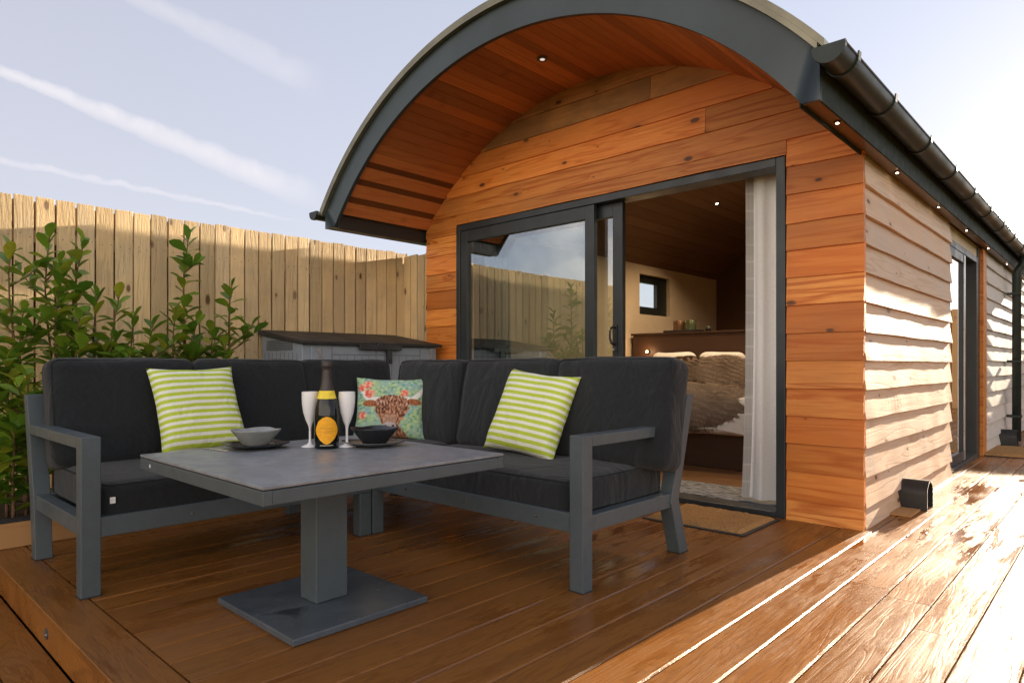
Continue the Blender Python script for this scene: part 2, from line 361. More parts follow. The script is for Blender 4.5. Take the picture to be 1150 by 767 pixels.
# ------------------------------------------------------------------ mesh helpers
class MB:
    def __init__(s): s.v = []; s.f = []; s.c = []
    def face(s, pts, c=None):
        i = len(s.v); s.v += [tuple(p) for p in pts]; s.f.append(tuple(range(i, i+len(pts))))
        s.c.append(c or (random.random(), random.random(), random.random()))
    def raw(s, vs, fs, c=None):
        i = len(s.v); c = c or (random.random(), random.random(), random.random())
        s.v += [tuple(p) for p in vs]
        for f in fs: s.f.append(tuple(i+k for k in f)); s.c.append(c)
    def box(s, a, b, c=None, rot=None, ctr=None):
        x0, y0, z0 = [min(p, q) for p, q in zip(a, b)]; x1, y1, z1 = [max(p, q) for p, q in zip(a, b)]
        vs = [(x0,y0,z0),(x1,y0,z0),(x1,y1,z0),(x0,y1,z0),(x0,y0,z1),(x1,y0,z1),(x1,y1,z1),(x0,y1,z1)]
        if rot is not None:
            ctr = Vector(ctr) if ctr else Vector(((x0+x1)/2, (y0+y1)/2, (z0+z1)/2))
            vs = [rot @ (Vector(p)-ctr)+ctr for p in vs]
        s.raw(vs, [(0,3,2,1),(4,5,6,7),(0,1,5,4),(1,2,6,5),(2,3,7,6),(3,0,4,7)], c)
    def prism(s, poly, axis, a, b, c=None):
        """poly: list of 2-D points in the plane normal to axis; extruded from a to b"""
        def P(p, t):
            return (t, p[0], p[1]) if axis == 0 else (p[0], t, p[1]) if axis == 1 else (p[0], p[1], t)
        n = len(poly); vs = [P(p, a) for p in poly]+[P(p, b) for p in poly]
        fs = [tuple(range(n)), tuple(range(2*n-1, n-1, -1))]+[(i, i+n, (i+1) % n+n, (i+1) % n) for i in range(n)]
        s.raw(vs, fs, c)
    def tube(s, pts, r, n=10, c=None, cap=True):
        pts = [Vector(p) for p in pts]; rr = r if isinstance(r, (list, tuple)) else [r]*len(pts)
        vs = []; fs = []
        for i, p in enumerate(pts):
            d = (pts[min(i+1, len(pts)-1)]-pts[max(i-1, 0)]).normalized()
            u = d.cross(Vector((0, 0, 1)) if abs(d.z) < .9 else Vector((1, 0, 0))).normalized(); w = d.cross(u)
            for k in range(n):
                t = 2*math.pi*k/n; vs.append(p+(u*math.cos(t)+w*math.sin(t))*rr[i])
        for i in range(len(pts)-1):
            for k in range(n): fs.append((i*n+k, i*n+(k+1) % n, (i+1)*n+(k+1) % n, (i+1)*n+k))
        if cap: fs += [tuple(range(n-1, -1, -1)), tuple(range((len(pts)-1)*n, len(pts)*n))]
        s.raw(vs, fs, c)
    def lathe(s, prof, n=32, ctr=(0, 0, 0), c=None):
        vs = []; fs = []
        for r, z in prof:
            for k in range(n):
                t = 2*math.pi*k/n; vs.append((ctr[0]+r*math.cos(t), ctr[1]+r*math.sin(t), ctr[2]+z))
        for i in range(len(prof)-1):
            for k in range(n): fs.append((i*n+k, i*n+(k+1) % n, (i+1)*n+(k+1) % n, (i+1)*n+k))
        s.raw(vs, fs, c)
    def rbox(s, size, r, n=10, mat=None, puff=(0, 0, 0), wob=0., seed=0, c=None):
        """soft rounded box centred on the origin, moved by mat"""
        hx, hy, hz = [q/2 for q in size]; idx = {}; vs = []; fs = []
        mat = mat or Matrix()
        def vert(p):
            k = tuple(round(q, 5) for q in p)
            if k in idx: return idx[k]
            q = [p[0]*hx, p[1]*hy, p[2]*hz]; h = (hx, hy, hz)
            inn = [max(-(hh-r), min(hh-r, qq)) for hh, qq in zip(h, q)]
            d = Vector(q)-Vector(inn)
            if d.length > 1e-9: d = d.normalized()*min(r, max(abs(e) for e in d) if d.length < r*.2 else r)
            w = Vector(inn)+d
            fx = (1-p[1]**2)*(1-p[2]**2); fy = (1-p[0]**2)*(1-p[2]**2); fz = (1-p[0]**2)*(1-p[1]**2)
            w.x += math.copysign(puff[0]*max(fx, 0)**.6, p[0])*abs(p[0]); w.y += math.copysign(puff[1]*max(fy, 0)**.6, p[1])*abs(p[1]); w.z += math.copysign(puff[2]*max(fz, 0)**.6, p[2])*abs(p[2])
            if wob: w += noise.noise_vector(w*5+Vector((seed*3.1, seed, 0)))*wob
            idx[k] = len(vs); vs.append(mat @ w); return idx[k]
        def g(i):
            t = -1+2*i/n; return math.copysign(abs(t)**.62, t)
        for ax in range(3):
            for sg in (-1, 1):
                for i in range(n):
                    for j in range(n):
                        q = []
                        for (a, b) in ((i, j), (i+1, j), (i+1, j+1), (i, j+1)):
                            p = [0, 0, 0]; p[ax] = sg; p[(ax+1) % 3] = g(a); p[(ax+2) % 3] = g(b); q.append(vert(p))
                        fs.append(tuple(q) if sg > 0 else tuple(reversed(q)))
        s.raw(vs, fs, c)
    def build(s, name, mat, parent=None, smooth=False, bevel=0., sharp=None):
        me = bpy.data.meshes.new(name)
        off = Vector((0, 0, 0))
        if parent is not None: off = world_loc(parent)
        me.from_pydata([tuple(Vector(p)-off) for p in s.v], [], s.f)
        at = me.color_attributes.new('rnd', 'FLOAT_COLOR', 'CORNER')
        buf = []
        for p, c in zip(me.polygons, s.c): buf += [c[0], c[1], c[2], 1.]*p.loop_total
        at.data.foreach_set('color', buf)
        bm = bmesh.new(); bm.from_mesh(me)
        if smooth: bmesh.ops.remove_doubles(bm, verts=bm.verts, dist=1e-5)
        bmesh.ops.recalc_face_normals(bm, faces=bm.faces)
        bm.to_mesh(me); bm.free()
        if smooth:
            me.polygons.foreach_set('use_smooth', [True]*len(me.polygons))
            if sharp: me.set_sharp_from_angle(angle=R(sharp))
        for m in (mat if isinstance(mat, (list, tuple)) else [mat]): me.materials.append(m)
        o = bpy.data.objects.new(name, me); COL.objects.link(o)
        if parent is not None: o.parent = parent
        if bevel:
            b = o.modifiers.new('bevel', 'BEVEL'); b.width = bevel; b.segments = 2; b.limit_method = 'ANGLE'; b.angle_limit = R(40)
        return o
def world_loc(o):
    v = Vector((0, 0, 0))
    while o is not None: v += Vector(o.location); o = o.parent
    return v
def tag(o, label, cat, group=None):
    o['label'] = label; o['category'] = cat
    if group: o['group'] = group
    return o
def thing(name, label, cat, loc=(0, 0, 0), group=None):
    o = bpy.data.objects.new(name, None); COL.objects.link(o); o.location = loc; o.empty_display_size = .1
    return tag(o, label, cat, group)
def struct(o): o['kind'] = 'structure'; return o
def part(mb, name, mat, parent, **k): return mb.build(name, mat, parent, **k)
def rc(): return (random.random(), random.random(), random.random())
def loc_on(root, o, loc):   # give a top-level mesh an origin of its own
    loc = Vector(loc)
    o.data.transform(Matrix.Translation(-loc)); o.location = loc
    return o

# ------------------------------------------------------------------ dimensions
CX, CZ = -2.985, .634                 # centre of the barrel roof
XL, XR = -4.862, -1.085               # outer wall faces
YF, YB = 4.02, 12.1                   # front face, back end
YC = 3.04                             # front of the canopy
R_IN, R_OUT = 2.405, 2.615
EXPO = .1655
def arc(x, r):
    d = r*r-(x-CX)**2
    return CZ+math.sqrt(d) if d > 0 else -1

# ------------------------------------------------------------------ ground and decks
g = MB(); g.face([(-400, -400, -.36), (400, -400, -.36), (400, 400, -.36), (-400, 400, -.36)])
struct(g.build('ground', M['grass']))
dk = MB(); x = -1.193-.16*26
XD1 = 2.2
random.seed(3)
while x < XD1:
    a, b = x+.0022, x+.16-.0022; xx0 = max(a, -5.3); 
    if b > -5.3:
        cuts = [.762]
        if x > -1.1 or x < -4.9:
            y = .762+random.uniform(1.5, 3.6)
            while y < 16.6: cuts.append(y); y += 3.6
        else:
            pass
        cuts.append(16.8)
        for y0, y1 in zip(cuts[:-1], cuts[1:]):
            c = rc(); e = .0055
            prof = [(xx0, -.024), (b, -.024), (b, -e), (b-e, 0), (xx0+e, 0), (xx0, -e)]
            dk.prism([(p[0], p[1]) for p in prof], 1, y0, y1-.003, c)
    x += .16
struct(dk.build('deck', M['deck']))
# picture-frame border board, fascia and lower deck: boards run along X, so they use a turned copy of the material
def turned(mat, name):
    m = mat.copy(); m.name = name
    t = m.node_tree
    for l in list(t.links):
        if l.from_node.type == 'TEX_COORD':
            mp = t.nodes.new('ShaderNodeMapping'); mp.inputs['Rotation'].default_value = (0, 0, R(90))
            to = l.to_socket; t.links.new(l.from_socket, mp.inputs[0]); t.links.new(mp.outputs[0], to)
    return m
M['deck_x'] = turned(M['deck'], 'composite_decking_across')
bd = MB(); bd.prism([(.602, -.024), (.757, -.024), (.757, -.003), (.754, 0), (.605, 0), (.602, -.003)], 0, -5.3, XD1, (.5, .8, .2))
struct(bd.build('deck_border', M['deck_x']))
ud = MB(); ud.box((-5.3, .64, -.06), (XD1, 16.8, -.028)); ud.box((-5.3, -4, -.215), (XD1, .60, -.18)); struct(ud.build('deck_underlay', M['black']))
fb = MB(); fb.box((-5.3, .612, -.145), (XD1, .634, -.026), (.9, .1, .4)); struct(fb.build('deck_fascia', M['deck_x']))
ld = MB(); y = .605
while y > -3.2:
    ld.box((-5.3, y-.155, -.172), (XD1, y, -.148)); y -= .16
struct(ld.build('lower_deck', M['deck_x']))
lf = thing('deck_light', 'small steel recessed light in the orange deck fascia', 'light', (-2.96, .61, -.085))
m = MB(); m.tube([(-2.96, .613, -.085), (-2.96, .607, -.085)], .021, 20); part(m, 'bezel', M['plate_ware'], lf)
m = MB(); m.tube([(-2.96, .6065, -.089), (-2.96, .604, -.089)], .006, 12); part(m, 'lens', M['steel'], lf)

# ------------------------------------------------------------------ planting bed
so = MB(); so.box((-5.29, -3.5, -.3), (-4.16, 2.44, .095)); struct(so.build('planting_bed_soil', M['soil']))
sl = MB(); sl.box((-4.15, -3.5, .0005), (-4.10, 2.45, .128), (.5, .5, .5)); sl.box((-5.28, 2.452, .0005), (-4.10, 2.50, .128))
e = thing('bed_edging', 'orange brown timber sleeper holding the soil behind the left sofa', 'timber edging', (-4.12, 0, 0))
part(sl, 'board', M['sleeper'], e, bevel=.004)
m = MB(); m.box((-4.162, -3.5, .129), (-4.098, 2.45, .142)); part(m, 'membrane_strip', M['rubber'], e)

# ------------------------------------------------------------------ fences
random.seed(11)
def fence(name, label, p0, p1, h, w, mat, post=True, zb=-.34, hv=.007, thick=.018, face=1):
    p0 = Vector((*p0, 0)); p1 = Vector((*p1, 0)); L = (p1-p0).length; d = (p1-p0)/L; nrm = Vector((-d.y, d.x, 0))*face
    root = thing(name, label, 'fence', (*p0.xy, zb))
    mb = MB(); s = 0
    while s < L-.02:
        ww = min(w*random.uniform(.97, 1.03), L-s); gap = random.uniform(.009, .015)
        hh = h+random.uniform(-hv, hv); c = rc(); o = nrm*random.uniform(0, .0004)
        a = p0+d*s+o; b = p0+d*(s+ww-gap)+o; t = random.uniform(-.002, .002); 
        vs = [a+Vector((0, 0, zb)), b+Vector((0, 0, zb)), b+nrm*thick+Vector((0, 0, zb)), a+nrm*thick+Vector((0, 0, zb)),
              a+Vector((0, 0, hh+t)), b+Vector((0, 0, hh-t)), b+nrm*thick+Vector((0, 0, hh-t)), a+nrm*thick+Vector((0, 0, hh+t))]
        mb.raw(vs, [(0,3,2,1),(4,5,6,7),(0,1,5,4),(1,2,6,5),(2,3,7,6),(3,0,4,7)], c)
        s += ww
    nb = len(mb.f)
    if L < 12:
        s = 0
        while s < L-.05:
            for z in (.29, 1.04, h-.26):
                for e_ in (.028, .085):
                    q = p0+d*(s+e_+random.uniform(-.004, .004))+nrm*(thick+.0006); zz = z+random.uniform(-.012, .012)
                    mb.face([q+d*.0035*math.cos(k*1.047)+Vector((0, 0, zz+.0035*math.sin(k*1.047))) for k in range(6)])
            s += w
    bo_ = part(mb, 'boards', [mat, M['nail']], root, bevel=.0015)
    for p_ in list(bo_.data.polygons)[nb:]: p_.material_index = 1
    s = w/2; bk = MB()
    while s < L-.02:
        ww = min(w, L-s); a = p0+d*s-nrm*.06; b = p0+d*(s+ww-.01)-nrm*.06
        bk.raw([q+Vector((0, 0, z)) for z in (zb, h-.02) for q in (a, b, b+nrm*.018, a+nrm*.018)], [(0,3,2,1),(4,5,6,7),(0,1,5,4),(1,2,6,5),(2,3,7,6),(3,0,4,7)]); s += ww
    part(bk, 'back_boards', M['fence_back'], root)
    for z in (.25, 1.0, h-.3):
        rl = MB()
        a = p0-nrm*.04; b = p1-nrm*.04
        rl.raw([a+Vector((0,0,z)), b+Vector((0,0,z)), b+nrm*.038+Vector((0,0,z)), a+nrm*.038+Vector((0,0,z)),
                a+Vector((0,0,z+.08)), b+Vector((0,0,z+.08)), b+nrm*.038+Vector((0,0,z+.08)), a+nrm*.038+Vector((0,0,z+.08))],
               [(0,3,2,1),(4,5,6,7),(0,1,5,4),(1,2,6,5),(2,3,7,6),(3,0,4,7)])
        part(rl, 'rail', mat, root)
    n = max(1, int(L/2.4))
    for i in range(n+1):
        q = p0+d*(L*i/n)-nrm*.107
        m = MB(); m.box((q.x-.045, q.y-.045, zb), (q.x+.045, q.y+.045, h-.05)); part(m, 'post', mat, root)
    return root
fence('timber_fence', 'long pale close board timber fence behind the laurels and left sofa', (-5.32, -6.04), (-5.32, 4.14), 2.035, .118, M['fence'], face=-1*-1 if False else -1)
fence('fence_return', 'short timber fence panel closing the gap beside the cabin corner', (-5.30, 4.10), (-4.885, 4.10), 2.0, .105, M['fence'], face=-1)
fence('end_fence', 'distant brown timber fence across the far end of the deck', (-7, 16.85), (9, 16.85), 2.12, .15, M['fence_far'], face=-1)

# ------------------------------------------------------------------ cabin
cab = thing('garden_cabin', 'timber clad cabin with barrel roof canopy and sliding glass doors', 'cabin', (CX, YF, 0))
DXL, DXR, DZ = -4.432, -1.502, 2.172
levels = [0., .126, .295, .46, .623, .788, .952, 1.112, 1.279, 1.445, 1.607, 1.768, 1.938, 2.109]
while levels[-1] < 3.1: levels.append(levels[-1]+EXPO)
RG = 2.43
random.seed(5)
def facade_board(mb, x0, x1, z0, z1, c, joint=None):
    n = max(1, int(math.ceil((x1-x0)/.05))); sd_ = random.random()*50
    cols = []
    for i in range(n+1):
        x = x0+(x1-x0)*i/n
        zb = z0-.004+noise.noise(Vector((x*2.2, sd_, 0)))*.006; zt = z1+.004
        za = arc(x, RG); cols.append((x, zb, min(zt, za), za))
    th = .024
    for (xa, ba, ta, _), (xb, bb, tb, _) in zip(cols[:-1], cols[1:]):
        if ta <= ba+.002 or tb <= bb+.002: continue
        f = lambda z, b0: YF-.006-(th-.006)*max(0, 1-(z-b0)/.17)*.75
        vs = [(xa, YF+.02, ba), (xb, YF+.02, bb), (xb, f(bb, bb), bb), (xa, f(ba, ba), ba),
              (xa, YF+.02, ta), (xb, YF+.02, tb), (xb, f(tb, bb), tb), (xa, f(ta, ba), ta)]
        mb.raw(vs, [(0,1,2,3), (4,7,6,5), (3,2,6,7), (0,3,7,4), (1,5,6,2)], c)
mb = MB(); ma = MB()
for i in range(len(levels)-1):
    z0, z1 = levels[i], levels[i+1]
    if z1 <= DZ: segs = [(XL, DXL-.004), (DXR+.004, XR+.008+.006*random.random())]
    elif z0 < DZ:
        segs = [(XL, DXL-.004), (DXR+.004, XR+.008+.006*random.random())]
        facade_board(mb, DXL-.004, DXR+.004, DZ+.012, z1, rc())
    else:
        j = random.uniform(-3.8, -2.0); segs = [(XL, j), (j+.003, XR)] if i % 2 else [(XL, XR)]
    for a, b in segs:
        if z0 < 2.0 and z0 > 1.9: pass
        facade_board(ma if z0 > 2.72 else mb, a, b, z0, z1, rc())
part(mb, 'front_cladding', M['cedar'], cab); part(ma, 'gable_cladding', M['cedar_aged'], cab)
# structural wall behind the cladding, with the door opening
w = MB(); YI = YF+.13
w.box((XL+.002, YF+.021, 0), (DXL, YI, 2.1)); w.box((DXR, YF+.021, 0), (XR-.03, YI, 2.1))
poly = [(XL+.002, 2.1), (DXL, 2.1), (DXL, DZ), (DXR, DZ), (DXR, 2.1), (XR-.03, 2.1)]
n = 24
for i in range(n+1):
    x = XR-.03+(XL+.002-XR+.03)*i/n; poly.append((x, arc(x, 2.41)))
w.prism(poly, 1, YF+.021, YI)
part(w, 'front_wall', M['int_wall'], cab)

# side cladding (right side, running along Y)
def side_board(mb, y0, y1, z0, z1, c, th=.034, wav=.010, xw=XR):
    n = max(1, int((y1-y0)/.06)); sd_ = random.random()*50; top = min(z1+.006, 2.12)
    pts = []
    for i in range(n+1):
        y = y0+(y1-y0)*i/n
        zb = z0-.006+noise.noise(Vector((y*1.8, sd_, 3)))*.004
        t = th*(1+noise.noise(Vector((y*2.5, sd_, 9)))*.11)+noise.noise(Vector((y*4, sd_, 1)))*.0026
        pts.append((y, zb, t))
    for (ya, ba, ta), (yb, bb, tb) in zip(pts[:-1], pts[1:]):
        vs = [(xw-.02, ya, ba), (xw-.02, yb, bb), (xw-.018+tb, yb, bb), (xw-.018+ta, ya, ba),
              (xw-.02, ya, top), (xw-.02, yb, top), (xw-.008, yb, top), (xw-.008, ya, top)]
        mb.raw(vs, [(0,3,2,1), (4,5,6,7), (3,7,6,2), (0,4,7,3), (1,2,6,5)], c)
random.seed(21)
YS0, YS1 = YF+.0215, 6.50
mb = MB(); mf = MB()
for i in range(13):
    side_board(mb, YS0, YS1, levels[i], levels[i+1], rc())
    side_board(mf, 8.36, YB, levels[i]+.02, levels[i+1]+.02, rc())
part(mb, 'side_cladding', M['side'], cab); part(mf, 'rear_side_cladding', M['side_grey'], cab)
m = MB(); m.box((XR-.13, YF+.13, 0), (XR-.021, 6.50, 2.12)); m.box((XR-.13, 8.36, 0), (XR-.021, YB, 2.12)); m.box((XR-.13, 6.502, 2.0), (XR-.03, 8.358, 2.118))
part(m, 'side_wall', M['int_wall'], cab)
m = MB(); m.box((XR-.1, 8.14, 0), (XR+.012, 8.34, 2.10), (.2, .3, .4)); part(m, 'corner_post', M['cedar'], cab, bevel=.003)
m = MB(); m.box((XR-.10, 8.02, 0), (XR-.02, 8.138, 2.10)); part(m, 'jamb_lining', M['black'], cab)
# left wall with the small window, back wall
WY0, WY1, WZ0, WZ1 = 7.56, 8.35, 1.60, 2.135
m = MB(); xa, xb = XL, -4.75
m.box((xa, YI+.001, 0), (xb, WY0, 2.14)); m.box((xa, WY1, 0), (xb, YB, 2.14)); m.box((xa, WY0+.001, 0), (xb, WY1-.001, WZ0)); m.box((xa, YI+.001, 2.1405), (xb, YB, 2.28))
part(m, 'left_wall', M['int_wall'], cab)
mb = MB()
for i in range(13): 
    mb.box((XL-.022, YF+.03, levels[i]+.002), (XL-.002, (WY0 if levels[i+1] > WZ0 else YB), levels[i+1]))
    if levels[i+1] > WZ0: mb.box((XL-.022, WY1, levels[i]+.002), (XL-.002, YB, levels[i+1]))
part(mb, 'left_cladding', M['side'], cab)
m = MB(); poly = [(XL, 0), (XR-.03, 0)]
for i in range(25):
    x = XR-.03+(XL-XR+.03)*i/24; poly.append((x, arc(x, 2.5)))
m.prism(poly, 1, YB+.001, YB+.1); part(m, 'back_wall', M['side_grey'], cab)

# roof shell, soffit, barge board, drip trim
def arcpts(r, xa, xb, n=64):
    ta = math.acos(max(-1, min(1, (xa-CX)/r))); tb = math.acos(max(-1, min(1, (xb-CX)/r)))
    return [(CX+r*math.cos(ta+(tb-ta)*i/n), CZ+r*math.sin(ta+(tb-ta)*i/n)) for i in range(n+1)]
XEL, XER = -5.045, -.992
def arcband(mb, r0, r1, xa, xb, y0, y1, n=64, xa1=None, xb1=None, c=None):
    lo = arcpts(r0, xa, xb, n); hi = arcpts(r1, xa1 if xa1 is not None else xa, xb1 if xb1 is not None else xb, n)
    vs = []
    for y in (y0, y1):
        vs += [(p[0], y, p[1]) for p in lo]+[(p[0], y, p[1]) for p in hi]
    k = n+1; fs = []
    for i in range(n):
        fs += [(i, i+1, k+i+1, k+i), (2*k+i+1, 2*k+i, 3*k+i, 3*k+i+1), (i+1, i, 2*k+i, 2*k+i+1), (k+i, k+i+1, 3*k+i+1, 3*k+i)]
    fs += [(0, k, 3*k, 2*k), (n, 2*k+n, 3*k+n, k+n)]
    mb.raw(vs, fs, c)
m = MB(); arcband(m, 2.50, 2.60, -5.02, -1.02, YC+.031, YB+.15); part(m, 'roof', M['roof'], cab, smooth=True, sharp=30)
# barge: arc plus square feet
m = MB()
lo = arcpts(R_IN, CX-1.918, CX+1.918, 72); hi = arcpts(R_OUT, XEL, XER, 72)
zf = 2.088
poly_lo = [(XEL, zf)]+[(lo[0][0], zf)]+lo+[(lo[-1][0], zf), (XER, zf)]
for (y, sgn) in ((YC, 1),):
    pass
k = len(lo)
vs = []; fs = []
for y in (YC, YC+.03):
    vs += [(p[0], y, p[1]) for p in lo]+[(p[0], y, p[1]) for p in hi]
for i in range(k-1):
    fs += [(i, i+1, k+i+1, k+i), (2*k+i+1, 2*k+i, 3*k+i, 3*k+i+1), (i+1, i, 2*k+i, 2*k+i+1), (k+i, k+i+1, 3*k+i+1, 3*k+i)]
m.raw(vs, fs)
for (l, h_, xe) in ((lo[0], hi[0], XEL), (lo[-1], hi[-1], XER)):
    m.prism([(l[0], zf), (xe, zf), (xe, h_[1]), (l[0], l[1])], 1, YC, YC+.03)
part(m, 'barge_board', M['barge'], cab, smooth=True, sharp=30)
m = MB(); arcband(m, R_OUT+.001, R_OUT+.028, XEL-.03, XER+.03, YC-.035, YB+.17, 72); arcband(m, R_OUT-.022, R_OUT+.0005, XEL-.01, XER, YC-.035, YC-.003, 72)
part(m, 'roof_edge_trim', M['drip'], cab, smooth=True, sharp=30)
# soffit boards: each board a flat facet of the vault
random.seed(9)
def vault(name, r, xa, xb, y0, y1, mat, bw, special=False, parent=cab, thick=.02):
    ta = math.acos((xa-CX)/r); tb = math.acos((xb-CX)/r); mb = MB(); t = ta; k = 0
    dt = bw/r
    while t > tb+.002:
        wd_ = dt*(1.25 if special and k < 6 and k % 2 == 0 else .62 if special and k < 6 else 1)
        t2 = max(tb, t-wd_); rr = r+(.0 if not (special and k < 6 and k % 2) else .006)
        c = rc()
        if special and k < 7: c = (.75, .2, random.random()) if k % 2 == 0 else (-.75, .9, random.random())
        g_ = .0024/r
        a0 = (CX+rr*math.cos(t-g_), CZ+rr*math.sin(t-g_)); a1 = (CX+rr*math.cos(t2+g_), CZ+rr*math.sin(t2+g_))
        b0 = (CX+(rr+thick)*math.cos(t), CZ+(rr+thick)*math.sin(t)); b1 = (CX+(rr+thick)*math.cos(t2), CZ+(rr+thick)*math.sin(t2))
        mb.prism([a0, a1, b1, b0], 1, y0, y1, c); t = t2; k += 1
    return part(mb, name, mat, parent)
vault('canopy_soffit', 2.425, CX-1.86, CX+1.90, YC+.031, YF+.03, M['soffit'], .094, True)
m = MB(); arcband(m, 2.452, 2.498, -4.90, -1.07, YC+.032, YF+.12); part(m, 'soffit_backing', M['black'], cab, smooth=True, sharp=30)
# eave boxes
m = MB(); m.box((XR+.002, YC+.032, 2.108), (XER-.012, YB, 2.124)); part(m, 'eave_soffit', M['bronze'], cab)
m = MB(); m.box((XER-.011, YC+.031, 2.088), (XER, YB, 2.30)); m.box((XR-.006, YC+.032, 2.085), (XR+.0015, YF-.02, 2.16)); m.box((XEL, YC+.031, 2.088), (XEL+.012, YB, 2.25))
part(m, 'fascia', plain('fascia_board', (.035, .045, .04), .65, 0, .15), cab, bevel=.002)
m = MB(); m.box((-4.91, YC+.032, 2.072), (-4.885, YF-.002, 2.205)); m.box((-5.03, YC+.032, 2.09), (-4.912, YB, 2.102)); part(m, 'left_eave_beam', M['black'], cab, bevel=.002)
# gutters
def gutter(name, xc, zc, r, y0, y1, bys):
    m = MB(); n = 14; vs = []; fs = []
    for y in (y0, y1):
        for rr in (r, r-.004):
            for i in range(n+1):
                t = math.pi+math.pi*i/n; vs.append((xc+rr*math.cos(t), y, zc+rr*1.0*math.sin(t)))
    k = n+1
    for i in range(n):
        fs += [(i, i+1, 2*k+i+1, 2*k+i), (k+i+1, k+i, 3*k+i, 3*k+i+1), (i+1, i, k+i, k+i+1), (2*k+i, 2*k+i+1, 3*k+i+1, 3*k+i)]
    for i in (0, n): fs.append((i, k+i, 3*k+i, 2*k+i))
    m.raw(vs, fs)
    m.tube([(xc+r, y0, zc+.003), (xc+r, y1, zc+.003)], .006, 8); m.tube([(xc-r, y0, zc+.003), (xc-r, y1, zc+.003)], .004, 8)
    g = part(m, name, M['gutter'], cab, smooth=True, sharp=40)
    c = MB(); ring = [(xc+(r+.005)*math.cos(math.pi+math.pi*i/n), zc+(r+.005)*math.sin(math.pi+math.pi*i/n)) for i in range(n+1)]
    ring = [(xc-r-.005, zc+.012)]+ring+[(xc+r+.005, zc+.012)]
    c.prism(ring, 1, y0-.012, y0+.012); part(c, 'end_cap', M['gutter'], g, bevel=.001)
    for by in bys:
        c = MB(); ou = [(xc+(r+.008)*math.cos(math.pi+math.pi*i/n), zc+(r+.008)*math.sin(math.pi+math.pi*i/n)) for i in range(n+1)]+[(xc+r+.010, zc+.022)]
        inn = [(xc+(r+.001)*math.cos(math.pi+math.pi*i/n), zc+(r+.001)*math.sin(math.pi+math.pi*i/n)) for i in range(n+1)]+[(xc+r+.003, zc+.022)]
        for i in range(len(ou)-1): c.prism([ou[i], ou[i+1], inn[i+1], inn[i]], 1, by-.016, by+.016)
        c.box((xc-r-.016, by-.016, zc-.05), (xc-r-.003, by+.016, zc+.01))
        part(c, 'bracket', M['gutter'], g)
    return g
gutter('gutter', -.922, 2.258, .063, 2.94, YB, [3.12, 3.74, 4.56, 5.35, 6.13, 6.93, 7.73, 8.53, 9.33, 10.13, 10.93, 11.73])
gutter('left_gutter', -5.16, 2.235, .055, 3.0, YB, [4.4, 6, 7.6, 9.2, 10.8])
# downlights in the eave and in the canopy
def downlight(name, p, nrm, r=.022, lit=True, parent=cab):
    nrm = Vector(nrm).normalized(); p = Vector(p)
    m = MB(); m.tube([p, p+nrm*.006], r*1.5, 20); a = part(m, name, M['plate_ware'], parent)
    m = MB(); m.tube([p+nrm*.0065, p+nrm*.008], r*(.6 if lit else .7), 16); part(m, 'lens', M['spot'] if lit else M['spot_dim'], a)
    return a
for y in (3.44, 4.58, 5.79, 6.96, 8.18, 9.6): downlight('downlight', (-1.04, y, 2.1075), (0, 0, -1), .011)
downlight('downlight', (CX, 3.5, CZ+2.421), (0, 0, -1), .025, False)

# ------------------------------------------------------------------ front sliding door
dr = bpy.data.objects.new('sliding_door', None); COL.objects.link(dr); dr.parent = cab; dr.location = ((DXL+DXR)/2-CX, YF-YF, 0)
FR = M['frame_grey']
m = MB(); y0, y1 = YF-.022, YF+.128
m.box((DXL, y0, .0), (DXL+.05, y1, DZ)); m.box((DXR-.055, y0, .0), (DXR, y1, DZ)); m.box((DXL+.0505, y0, DZ-.052), (DXR-.0555, y1, DZ)); m.box((DXL+.0505, y0-.01, .001), (DXR-.0555, y1, .034))
part(m, 'outer_frame', FR, dr, bevel=.003)
def sash(name, xa, xb, za, zb, y, st, tr, mb_, handle=False, d=.045):
    m = MB()
    m.box((xa, y, za), (xa+st, y+d, zb)); m.box((xb-st, y, za), (xb, y+d, zb)); m.box((xa+st+.0003, y+.0008, zb-tr), (xb-st-.0003, y+d-.0008, zb)); m.box((xa+st+.0003, y+.0008, za), (xb-st-.0003, y+d-.0008, za+mb_))
    s = part(m, name, FR, dr, bevel=.003)
    gq = MB(); yy = y+d*.55
    gq.box((xa+st-.008, yy, za+mb_-.008), (xb-st+.008, yy+.002, zb-tr+.008)); part(gq, 'glass_pane', M['glass'], s)
    return s
sash('fixed_sash', DXL+.052, -2.912, .036, DZ-.054, YF-.014, .085, .10, .10)
ss = sash('sliding_sash', -4.28, -2.705, .036, DZ-.054, YF+.052, .085, .10, .10)
m = MB(); m.tube([(-2.765, YF+.05, 1.075), (-2.765, YF+.015, 1.075), (-2.765, YF-.002, 1.085), (-2.775, YF-.004, 1.12), (-2.775, YF-.004, 1.165), (-2.765, YF-.002, 1.19), (-2.765, YF+.015, 1.197), (-2.765, YF+.05, 1.197)], .009, 10)
part(m, 'handle', M['black'], ss, smooth=True)
m = MB(); m.box((-2.785, YF+.043, 1.0), (-2.745, YF+.051, 1.22)); part(m, 'lock_plate', M['black'], ss)
m = MB(); m.tube([(-2.765, YF+.0425, 1.035), (-2.765, YF+.025, 1.035)], .010, 12); part(m, 'lock_cylinder', M['zinc'], ss)

